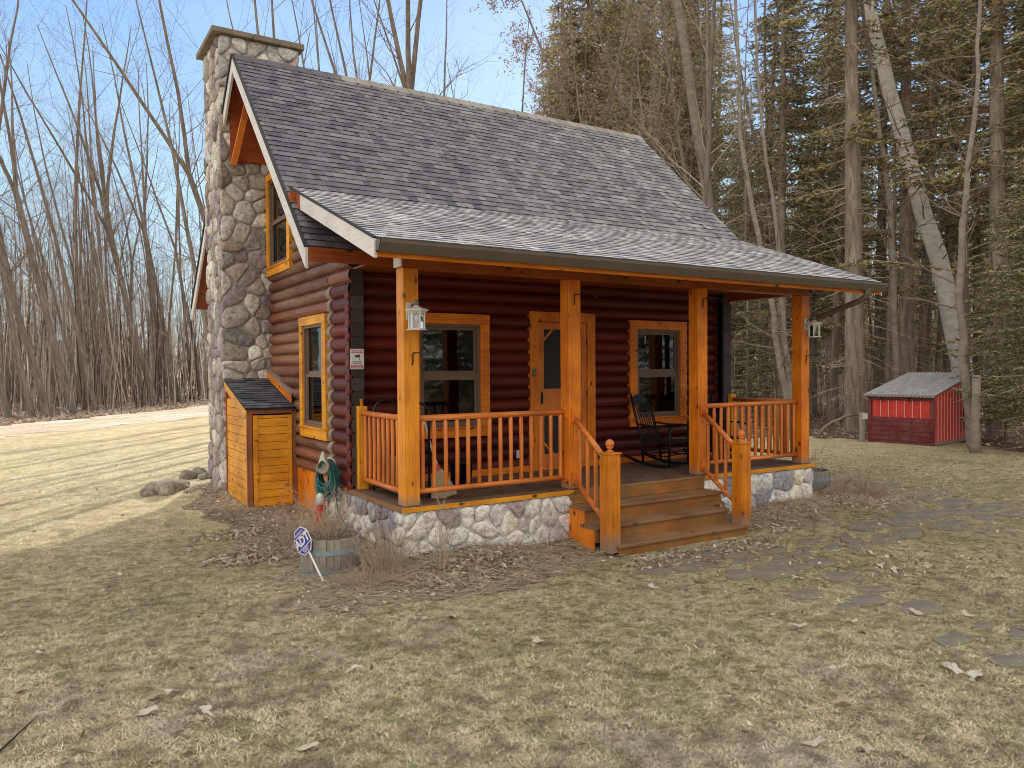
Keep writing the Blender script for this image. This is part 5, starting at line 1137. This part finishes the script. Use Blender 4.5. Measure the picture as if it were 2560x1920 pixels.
# trees behind the camera, seen in the window panes
for (x, y, k) in [(-8, -24, 0), (-1, -27, 3), (6, -23, 3), (13, -27, 3), (20, -22, 3), (27, -26, 3), (-16, -30, 1), (2, -34, 3), (17, -36, 3), (33, -18, 3), (9, -29, 3), (16, -31, 1), (23, -30, 3), (30, -32, 3), (37, -25, 3), (42, -31, 3), (5, -32, 3), (38, -38, 0), (26, -40, 3), (12, -40, 3), (10, -24, 4), (14, -22, 4), (17, -25, 4), (23, -24, 4), (24, -20, 4), (30, -21, 4), (28, -17, 4), (36, -16, 4), (3, -25, 4), (12, -33, 3), (19, -27, 3), (33, -28, 3)]:
    plant_tree('c', CT[k], None, 'conifer', x, y, .95, rd.uniform(0, 6.3), 0, 'dark conifer across the lawn reflected in the cabin windows', 'conifer', 'conifers across the lawn from the porch')
# thicket and distant wood
def thicket(name, n, xy, hfun, seed, rr, ntw=9, tone=np.array([1., 1., 1.])):
    g = np.random.default_rng(seed); CC = []; A_ = []; B_ = []; R_ = []; Q_ = []
    for i in range(n):
        x, y = xy(g); z = Hz(x, y); h = hfun(g); lean = g.normal(0, .07, 2); p = np.array([x, y, z-.1]); r0 = rr*g.uniform(.5, 1.3); ns = 4; P = [p]
        for j in range(ns): P.append(P[-1]+np.array([lean[0]+g.normal(0, .04), lean[1]+g.normal(0, .04), 1])*h/ns)
        c0 = len(A_)
        for j in range(ns): A_.append(P[j]); B_.append(P[j+1]); R_.append(r0*(1-.22*j)); Q_.append(r0*(1-.22*(j+1)))
        for j in range(ntw):
            t = g.uniform(.15, 1)*ns; k = min(int(t), ns-1); q = P[k]+(P[k+1]-P[k])*(t-k); a = g.uniform(0, 6.3); L = h*g.uniform(.08, .22); e = q+np.array([math.cos(a)*.6, math.sin(a)*.6, g.uniform(.3, .9)])*L; m_ = r0*.3
            A_.append(q); B_.append(e); R_.append(m_); Q_.append(m_*.3)
            for u in range(2): f = q+(e-q)*g.uniform(.3, .9); A_.append(f); B_.append(f+np.array([g.normal(0, .5), g.normal(0, .5), g.uniform(.1, .9)])*L*.45); R_.append(m_*.5); Q_.append(m_*.2)
        cc = np.array([(.07, .055, .048), (.20, .155, .13), (.38, .30, .255), (.62, .54, .46)][g.integers(0, 4)])*tone; CC.extend([cc*g.uniform(.8, 1.2)]*(len(A_)-c0))
    me = segmesh(name, A_, B_, R_, Q_); n_ = len(A_); a = me.attributes.new('Col', 'FLOAT_COLOR', 'FACE'); C4 = np.hstack([np.array(CC), np.ones((n_, 1))]).astype(np.float32); a.data.foreach_set('color', np.concatenate([C4]*3, 0).ravel()); return me
THK = leafmat('brush', 0, .95); THK2 = THK
def reg(px0, px1, d0, d1, edge=0):
    def f(g):
        while True:
            x, y = far(g.uniform(px0, px1), g.uniform(d0**.5, d1**.5)**2)
            if not edge or y > trackd(x, y)+edge: return x, y
    return f
struct('brush_thicket', thicket('brush_thicket', 1500, reg(-300, 1450, 44, 105, 3), lambda g: g.uniform(3, 15), 5, .045), THK, kind='stuff')
struct('underbrush', thicket('underbrush', 700, reg(-200, 620, 38, 75, 1.0), lambda g: g.uniform(.8, 4.5), 6, .018, 7), THK, kind='stuff')
struct('distant_woods', thicket('distant_woods', 2200, reg(-400, 3600, 100, 190), lambda g: g.uniform(9, 19), 7, .10, 8), THK2, kind='stuff')
struct('wood_understorey', thicket('wood_understorey', 1800, reg(1560, 2900, 33, 75), lambda g: g.uniform(.8, 5.0), 8, .018, 8), THK, kind='stuff')
struct('distant_conifers', thicket('distant_conifers', 800, reg(1650, 3600, 80, 130), lambda g: g.uniform(14, 25), 9, .20, 16, np.array([.8, .8, .6])), THK, kind='stuff')

# ------------------------------------------------------------------ small plants and litter near the cabin
def shrub(name, label, x, y, z, n, h, spread, mat, seed, cat='dry plant', twigs=3, r=.004, group=None):
    rd = random.Random(seed); s = Segs()
    for i in range(n):
        a = rd.uniform(0, 6.3); q = rd.random()**.7*spread; p = Vector((math.cos(a)*q*.5, math.sin(a)*q*.5, 0)); d = Vector((math.cos(a)*q*1.1, math.sin(a)*q*1.1, h)); L = h*rd.uniform(.35, 1.15)
        P = path(rd, p, d, L, 4, .07); s.line(P, [r*(1-.17*k) for k in range(5)])
        for j in range(twigs):
            k = rd.randrange(1, 4); P2 = path(rd, P[k], (P[k+1]-P[k]).normalized()+rv(rd, .45), L*rd.uniform(.15, .4), 2, .15); s.line(P2, [r*.6, r*.45, r*.25])
    o = obj(name, s.mesh(name), None, mat); o.location = (x, y, z); return tag(o, label, cat, group)
shrub('dry_shrub', 'dense dead stems growing out of the left barrel planter', B1[0]+.0, B1[1]+.02, Hz(*B1)+.36, 60, .42, .34, DRYST, 1, twigs=6)
shrub('dry_shrub', 'reddish bare shrub behind the left barrel, in front of the lean-to store', -.75, 1.35, Hz(-.75, 1.35), 46, .80, .55, REDST, 2, twigs=4, r=.0055)
shrub('dry_shrub', 'bare shrub between the left barrel and the hose', -.62, .85, Hz(-.6, .9), 36, .72, .4, DRYST, 3, twigs=4, r=.005)
shrub('dry_shrub', 'tuft of dead stems right of the left barrel', -.42, -.36, Hz(-.4, -.4), 90, .50, .34, DRYST, 4, twigs=5)
shrub('dry_shrub', 'low tuft of rust stems in front of the left barrel', -.72, -.62, Hz(-.7, -.6), 70, .26, .36, REDST, 5, twigs=5)
shrub('dry_shrub', 'thin bare sapling stems before the porch corner stones', .12, -.62, Hz(.1, -.6), 12, .85, .22, DRYST, 6, twigs=3, r=.006)
shrub('dry_shrub', 'dead stems growing out of the right barrel planter', B2[0], B2[1], Hz(*B2)+.36, 36, .55, .34, DRYST, 7, twigs=3)
shrub('dry_shrub', 'wide low dead shrub in the bed right of the porch', 8.75, -.10, Hz(8.75, -.1), 120, .42, .65, REDST, 8, twigs=4, r=.005)
shrub('dry_shrub', 'dry grass tuft between the right barrel and the porch end', 7.95, -.15, Hz(7.95, -.15), 26, .38, .25, DRYST, 9, twigs=3)
shrub('dry_shrub', 'small dead tuft at the foot of the lean-to store', -1.05, 3.9, Hz(-1, 3.9), 30, .22, .3, DRYST, 10, twigs=4)
def scatter(n, fun, seed):
    g = np.random.default_rng(seed); P = []
    while len(P) < n:
        x, y = fun(g)
        P.append((x, y))
    return np.array(P)
LEAFC = [(.42, .32, .24), (.34, .23, .16), (.52, .44, .36), (.26, .16, .11), (.46, .36, .27), (.58, .52, .46)]
P = scatter(16000, lambda g: (g.uniform(-2.6, 10.2), g.uniform(-2.2, 7.4)), 3); P = P[bed(P[:, 0], P[:, 1])]
Z = H(P[:, 0], P[:, 1])+.014+.012*rng.random(len(P)); inside = (P[:, 0] > -.02) & (P[:, 0] < 7.4) & (P[:, 1] > 0); P, Z = P[~inside], Z[~inside]
struct('mulch_litter', leafmesh('mulch_litter', np.column_stack([P, Z]), .026, [(.46, .36, .24), (.60, .50, .36), (.30, .22, .15), (.68, .59, .46), (.46, .31, .23)], 4, .35), LEAFM, kind='stuff')
# straws lying on the bed
n = 7500; P = scatter(n*2, lambda g: (g.uniform(-2.4, 10), g.uniform(-2.0, 2.5)), 13); P = P[bed(P[:, 0]+rng.normal(0, .18, len(P)), P[:, 1]+rng.normal(0, .15, len(P)))][:n]; ins = (P[:, 0] > -.04) & (P[:, 0] < 7.4) & (P[:, 1] > 0); P = P[~ins]
z = H(P[:, 0], P[:, 1])+.02; a = rng.uniform(0, 6.3, len(P)); L = rng.uniform(.05, .22, len(P)); P0 = np.column_stack([P, z+rng.uniform(0, .03, len(P))]); P1 = P0+np.column_stack([np.cos(a)*L, np.sin(a)*L, rng.uniform(-.02, .05, len(P))])
struct('bed_straw', segmesh('bed_straw', P0, P1, np.full(len(P), .0028), np.full(len(P), .002)), DRYST, kind='stuff')
# curled leaf drifts
def clump(cx, cy, r, n, seed):
    g = np.random.default_rng(seed); q = r*g.random(n)**.6; a = g.uniform(0, 6.3, n); return np.column_stack([cx+q*np.cos(a)*1.4, cy+q*np.sin(a)*.8])
CL = np.vstack([clump(-1.45, 1.2, .45, 480, 1), clump(.75, -.65, .36, 380, 2), clump(.15, -1.0, .4, 220, 3), clump(3.3, -1.25, .62, 260, 4), clump(4.4, -1.25, .55, 200, 14), clump(7.9, -.6, .6, 300, 5), clump(5.6, -.5, .8, 420, 6), clump(2.7, -1.3, .4, 120, 7), clump(-1.3, 2.6, .5, 250, 8)])
CL = CL[~((CL[:, 0] > -.04) & (CL[:, 0] < 7.4) & (CL[:, 1] > -.03))]; CL = CL[~((CL[:, 0] > 2.3) & (CL[:, 0] < 5.05) & (CL[:, 1] > -1.08))]
struct('leaf_drift', leafmesh('leaf_drift', np.column_stack([CL, H(CL[:, 0], CL[:, 1])+.012+.03*rng.random(len(CL))]), .034, LEAFC+[(.50, .45, .42)], 8, .5), LEAFM, kind='stuff')
# leaves over the lawn
n = 2600; P = scatter(n, lambda g: far(g.uniform(0, 2600), 4.3+16*g.random()**1.2), 17); k = rng.random(len(P)) < .15+.85*smooth(-2, 7, P[:, 0]); P = P[k]; q_ = [at(a_, b_) for a_, b_ in zip(rng.normal(2330, 130, 260), rng.normal(1405, 38, 260))]; P = np.vstack([P, np.array([(v_.x, v_.y) for v_ in q_])]); P = P[~((P[:, 0] > -.3) & (P[:, 0] < 7.6) & (P[:, 1] > -1.2))]
struct('lawn_leaves', leafmesh('lawn_leaves', np.column_stack([P, H(P[:, 0], P[:, 1])+.022]), .030, LEAFC, 18, .35), LEAFM, kind='stuff')
P = scatter(26000, lambda g: (g.uniform(10, 45), g.uniform(-14, 32)), 19); P = P[rwood(P[:, 0], P[:, 1])]
struct('wood_leaf_litter', leafmesh('wood_leaf_litter', np.column_stack([P, H(P[:, 0], P[:, 1])+.03+.03*rng.random(len(P))]), .075, LEAFC, 20, .45), LEAFM, kind='stuff')
P = scatter(16000, lambda g: far(g.uniform(-150, 600), g.uniform(33, 62)), 23); P = P[P[:, 1] > trackd(P[:, 0], P[:, 1])-.3]
struct('wood_edge_litter', leafmesh('wood_edge_litter', np.column_stack([P, H(P[:, 0], P[:, 1])+.04+.04*rng.random(len(P))]), .11, LEAFC, 24, .45), LEAFM, kind='stuff')
# a few big dead leaves that stand out on the lawn
def oakleaf(seed):
    rd = random.Random(seed); n = 22; vs = [(0, 0, .012)]
    for k in range(n):
        t = 2*math.pi*k/n; lob = 1+.32*math.sin(t*5+.6)*(1 if k % 2 else .8); r = .05*lob*rd.uniform(.9, 1.1); x = math.cos(t)*r*1.5; y = math.sin(t)*r*.85; vs.append((x, y, .006+.018*math.sin(x*30+seed)+.012*abs(y)/.05))
    mb = MB(); c = rd.choice([(.60, .53, .42), (.55, .47, .38), (.46, .34, .24), (.62, .57, .50)]); mb.add(vs, [(0, 1+k, 1+(k+1) % n) for k in range(n)], c); return mb
for i, (px, py) in enumerate([(393, 1757), (432, 1745), (510, 1793), (370, 1796), (53, 1742), (1345, 1608), (1630, 1470), (1567, 1820), (2105, 1770), (2128, 1564), (2290, 1540), (2420, 1543), (2180, 1388), (2385, 1690), (2360, 1682), (2160, 1890), (1880, 1475), (2000, 1572), (2504, 1445), (1995, 1450), (2200, 1420), (2240, 1428), (770, 1880), (2035, 1870), (306, 1441), (1130, 1545), (885, 1682), (2440, 1705)]):
    p = at(px, py); o = obj('fallen_leaf', oakleaf(i), None, LEAFM); o.location = (p.x, p.y, Hz(p.x, p.y)+.022); o.rotation_euler = (rng.uniform(-.15, .15), rng.uniform(-.15, .15), rng.uniform(0, 6.3)); o.scale = (.85,)*3; tag(o, 'large curled pale dead leaf lying on the lawn', 'leaf', 'large dead leaves on the lawn')
# matted winter grass
def vnoise(x, y, sc, seed):
    g = np.random.default_rng(seed); T_ = g.random((256, 256)); u = x/sc+1000.; v = y/sc+1000.; i = np.floor(u).astype(int); j = np.floor(v).astype(int); fu = u-i; fv = v-j; fu = fu*fu*(3-2*fu); fv = fv*fv*(3-2*fv)
    f = lambda a, b: T_[a % 256, b % 256]
    return f(i, j)*(1-fu)*(1-fv)+f(i+1, j)*fu*(1-fv)+f(i, j+1)*(1-fu)*fv+f(i+1, j+1)*fu*fv
def grass(name, n, fun, seed, ln, wd, stand, BR=1.):
    g = np.random.default_rng(seed); q = fun(g, n); x, y = q[:, 0], q[:, 1]
    ok = ~(((x > -.02) & (x < 7.45) & (y > -.03)) | ((x > 2.3) & (x < 5.05) & (y > -1.1)) | (bed(x, y) & (g.random(len(x)) > .22)) | ((x > -.9) & (x < 7.5) & (y > 2))) & ~rwood(x, y); 
    for (fx, fy, ax1, ay1, ax2, ay2) in FLC:
        det = ax1*ay2-ay1*ax2; u_ = ((x-fx)*ay2-(y-fy)*ax2)/det; v_ = (ax1*(y-fy)-ay1*(x-fx))/det; ok &= ~((u_*u_+v_*v_ < 1.25) & (g.random(len(x)) > .07))
    cl_ = .45*vnoise(x, y, .055, 1)+.35*vnoise(x, y, .13, 2)+.2*vnoise(x, y, .45, 3); ok &= (cl_ > .27+.22*g.random(len(x)))
    x, y = x[ok], y[ok]; n = len(x); z = H(x, y); a = g.uniform(0, 6.28, n); L = ln*g.uniform(.5, 1.4, n); e = g.uniform(.05, stand, n)
    P = np.column_stack([x, y, z-.002]); D = np.column_stack([np.cos(a)*np.cos(e), np.sin(a)*np.cos(e), np.sin(e)])*L[:, None]; S = np.column_stack([-np.sin(a), np.cos(a), np.zeros(n)])*wd
    Mi = P+D*.55+np.array([0, 0, 1])*(L*.12)[:, None]; T_ = P+D; T_[:, 2] -= L*.10; T_[:, 2] = np.maximum(T_[:, 2], z+.001)
    V = np.stack([P-S, P+S, Mi+S*.7, Mi-S*.7, T_], 1).reshape(-1, 3); b = np.arange(n)*5
    F = np.concatenate([np.stack([b, b+1, b+2], 1), np.stack([b, b+2, b+3], 1), np.stack([b+3, b+2, b+4], 1)], 0)
    m = vnoise(x, y, 1.4, 8)*.8+.25*g.random(len(x)); m2 = vnoise(x, y, .22, 9)
    gp_ = np.clip(.07+.34*(m > .64)+.5*(m2 > .78)+.12*(y < 2)*(x > 2.5), 0, .8); isg = g.random(n) < gp_
    tan = np.array([(.72, .585, .36), (.53, .42, .26), (.88, .74, .51), (.31, .235, .15), (.63, .52, .39)])[g.integers(0, 5, n)]; gr = np.array([(.25, .25, .11), (.19, .20, .08), (.34, .31, .14)])[g.integers(0, 3, n)]
    br = (.38+1.12*vnoise(x, y, .09, 4))*(.76+.42*vnoise(x, y, .42, 5))*(.84+.28*vnoise(x, y, 1.9, 6)); br = np.where(br > 1, 1+(br-1)*.5, br)*BR*np.where((x > 6) & (y > -3), .80, 1.)*(1+.45*smooth(2.0, 5.0, y)*(x < 1)); gry = (vnoise(x, y, .6, 7)+.35*g.random(len(x)) > .98)[:, None]; tan = np.where(gry, tan*.5+.5*np.array([.52, .46, .42]), tan)  # left rear blades brightened, painting in the sun that falls there
    C = np.where(isg[:, None], gr, tan)*g.uniform(.72, 1.22, (n, 1))*br[:, None]; C = np.clip(C, 0, .97); return npmesh(name, V, F, np.vstack([C, C, C]))
def near(g, n):
    d = 3.9+11.5*g.random(n)**1.15; px = g.uniform(-120, 2680, n); k = (px-1280)/FPX; return np.column_stack([CAM.x+VD.x*d+VR.x*k*d, CAM.y+VD.y*d+VR.y*k*d])
def midr(g, n):
    d = 13+22*g.random(n); px = np.where(g.random(n) < .6, g.uniform(-100, 560, n), g.uniform(2050, 2680, n)); k = (px-1280)/FPX; return np.column_stack([CAM.x+VD.x*d+VR.x*k*d, CAM.y+VD.y*d+VR.y*k*d])
GRM = leafmat('dry_grass', .15, .85)
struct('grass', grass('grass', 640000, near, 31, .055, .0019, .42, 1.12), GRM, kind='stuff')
struct('far_grass', grass('far_grass', 150000, midr, 32, .06, .004, .5, 1.35), GRM, kind='stuff')  # far blades coloured brighter to paint in the sunlit lawn
mb = MB(); a, b = at(0, 1890), at(96, 1795); mb.tube([(a.x-.1, a.y-.1, GZ+.03), (a.x, a.y, GZ+.03), ((a.x+b.x)/2+.01, (a.y+b.y)/2, GZ+.035), (b.x, b.y, GZ+.02)], [.006, .006, .005, .003], 6); tag(obj('fallen_twig', mb, None, BLKM), 'thin dark twig lying on the lawn in the near left corner', 'twig')

# ------------------------------------------------------------------ light
SKY_FILL = (1.58, 1.50, 1.34)
SUN_AZ, SUN_EL = 34.0, 27.0     # azimuth from +Y towards +X
w = bpy.data.worlds.new('World'); scene.world = w; w.use_nodes = True; nt = w.node_tree; nt.nodes.clear()
sky = nt.nodes.new('ShaderNodeTexSky'); sky.sky_type = 'NISHITA'; sky.sun_disc = False; sky.sun_elevation = R(SUN_EL); sky.sun_rotation = R(SUN_AZ); sky.air_density = 1.0; sky.dust_density = .4; sky.ozone_density = 1.5
def wn(t, ins=None, **kw):
    nd = nt.nodes.new(t)
    for k, v in kw.items(): setattr(nd, k, v)
    for k, v in (ins or {}).items():
        if isinstance(v, bpy.types.NodeSocket): nt.links.new(v, nd.inputs[k])
        else: nd.inputs[k].default_value = v
    return nd
# clear pale blue towards the sun; white fill light added overhead and opposite, unseen
gen = wn('ShaderNodeTexCoord').outputs['Generated']; sep = wn('ShaderNodeSeparateXYZ', {0: gen})
r1 = wn('ShaderNodeValToRGB', {0: sep.outputs[2]}); cr = r1.color_ramp; cr.elements[0].position = 0; cr.elements[0].color = (.50, .66, .70, 1); cr.elements[1].position = .45; cr.elements[1].color = (.215, .44, .95, 1)
e = cr.elements.new(.22); e.color = (.42, .66, .87, 1)
cl = wn('ShaderNodeTexNoise', {'Vector': wn('ShaderNodeMapping', {0: gen, 3: (1, 1, 3)}).outputs[0], 'Scale': 2.2, 'Detail': 7, 'Roughness': .55}).outputs['Fac']
cl = wn('ShaderNodeMapRange', {0: cl, 1: .48, 2: .72, 3: 0.0, 4: .22}).outputs[0]
front = wn('ShaderNodeMix', {0: cl, 6: r1.outputs[0], 7: (.72, .80, .86, 1)}, data_type='RGBA').outputs[2]
dt = wn('ShaderNodeVectorMath', {0: gen, 1: (-math.sin(R(SUN_AZ)), -math.cos(R(SUN_AZ)), .75)}, operation='DOT_PRODUCT').outputs['Value']
wt = wn('ShaderNodeMapRange', {0: dt, 1: -.25, 2: .55, 3: 0.0, 4: 1.0}, interpolation_type='SMOOTHSTEP').outputs[0]
sky_mix = wn('ShaderNodeMix', {0: wt, 6: front, 7: (*SKY_FILL, 1)}, data_type='RGBA').outputs[2]
bg = wn('ShaderNodeBackground', {0: sky.outputs[0], 1: .03}); bg2 = wn('ShaderNodeBackground', {0: sky_mix, 1: 1.0}); ad = wn('ShaderNodeAddShader', {0: bg.outputs[0], 1: bg2.outputs[0]})
out = nt.nodes.new('ShaderNodeOutputWorld'); nt.links.new(ad.outputs[0], out.inputs[0])
sl_ = bpy.data.lights.new('sun', 'SUN'); sl_.energy = 5.0; sl_.angle = R(.35); sl_.color = (1, .93, .82)
so = bpy.data.objects.new('sun', sl_); COL.objects.link(so)
sd = Vector((math.sin(R(SUN_AZ))*math.cos(R(SUN_EL)), math.cos(R(SUN_AZ))*math.cos(R(SUN_EL)), math.sin(R(SUN_EL))))
so.rotation_euler = sd.to_track_quat('Z', 'Y').to_euler()
scene.view_settings.view_transform = 'Standard'; scene.view_settings.look = 'None'; scene.view_settings.exposure = 0
scene.cycles.filter_width = 1.0; scene.cycles.max_bounces = 8; scene.cycles.transparent_max_bounces = 16
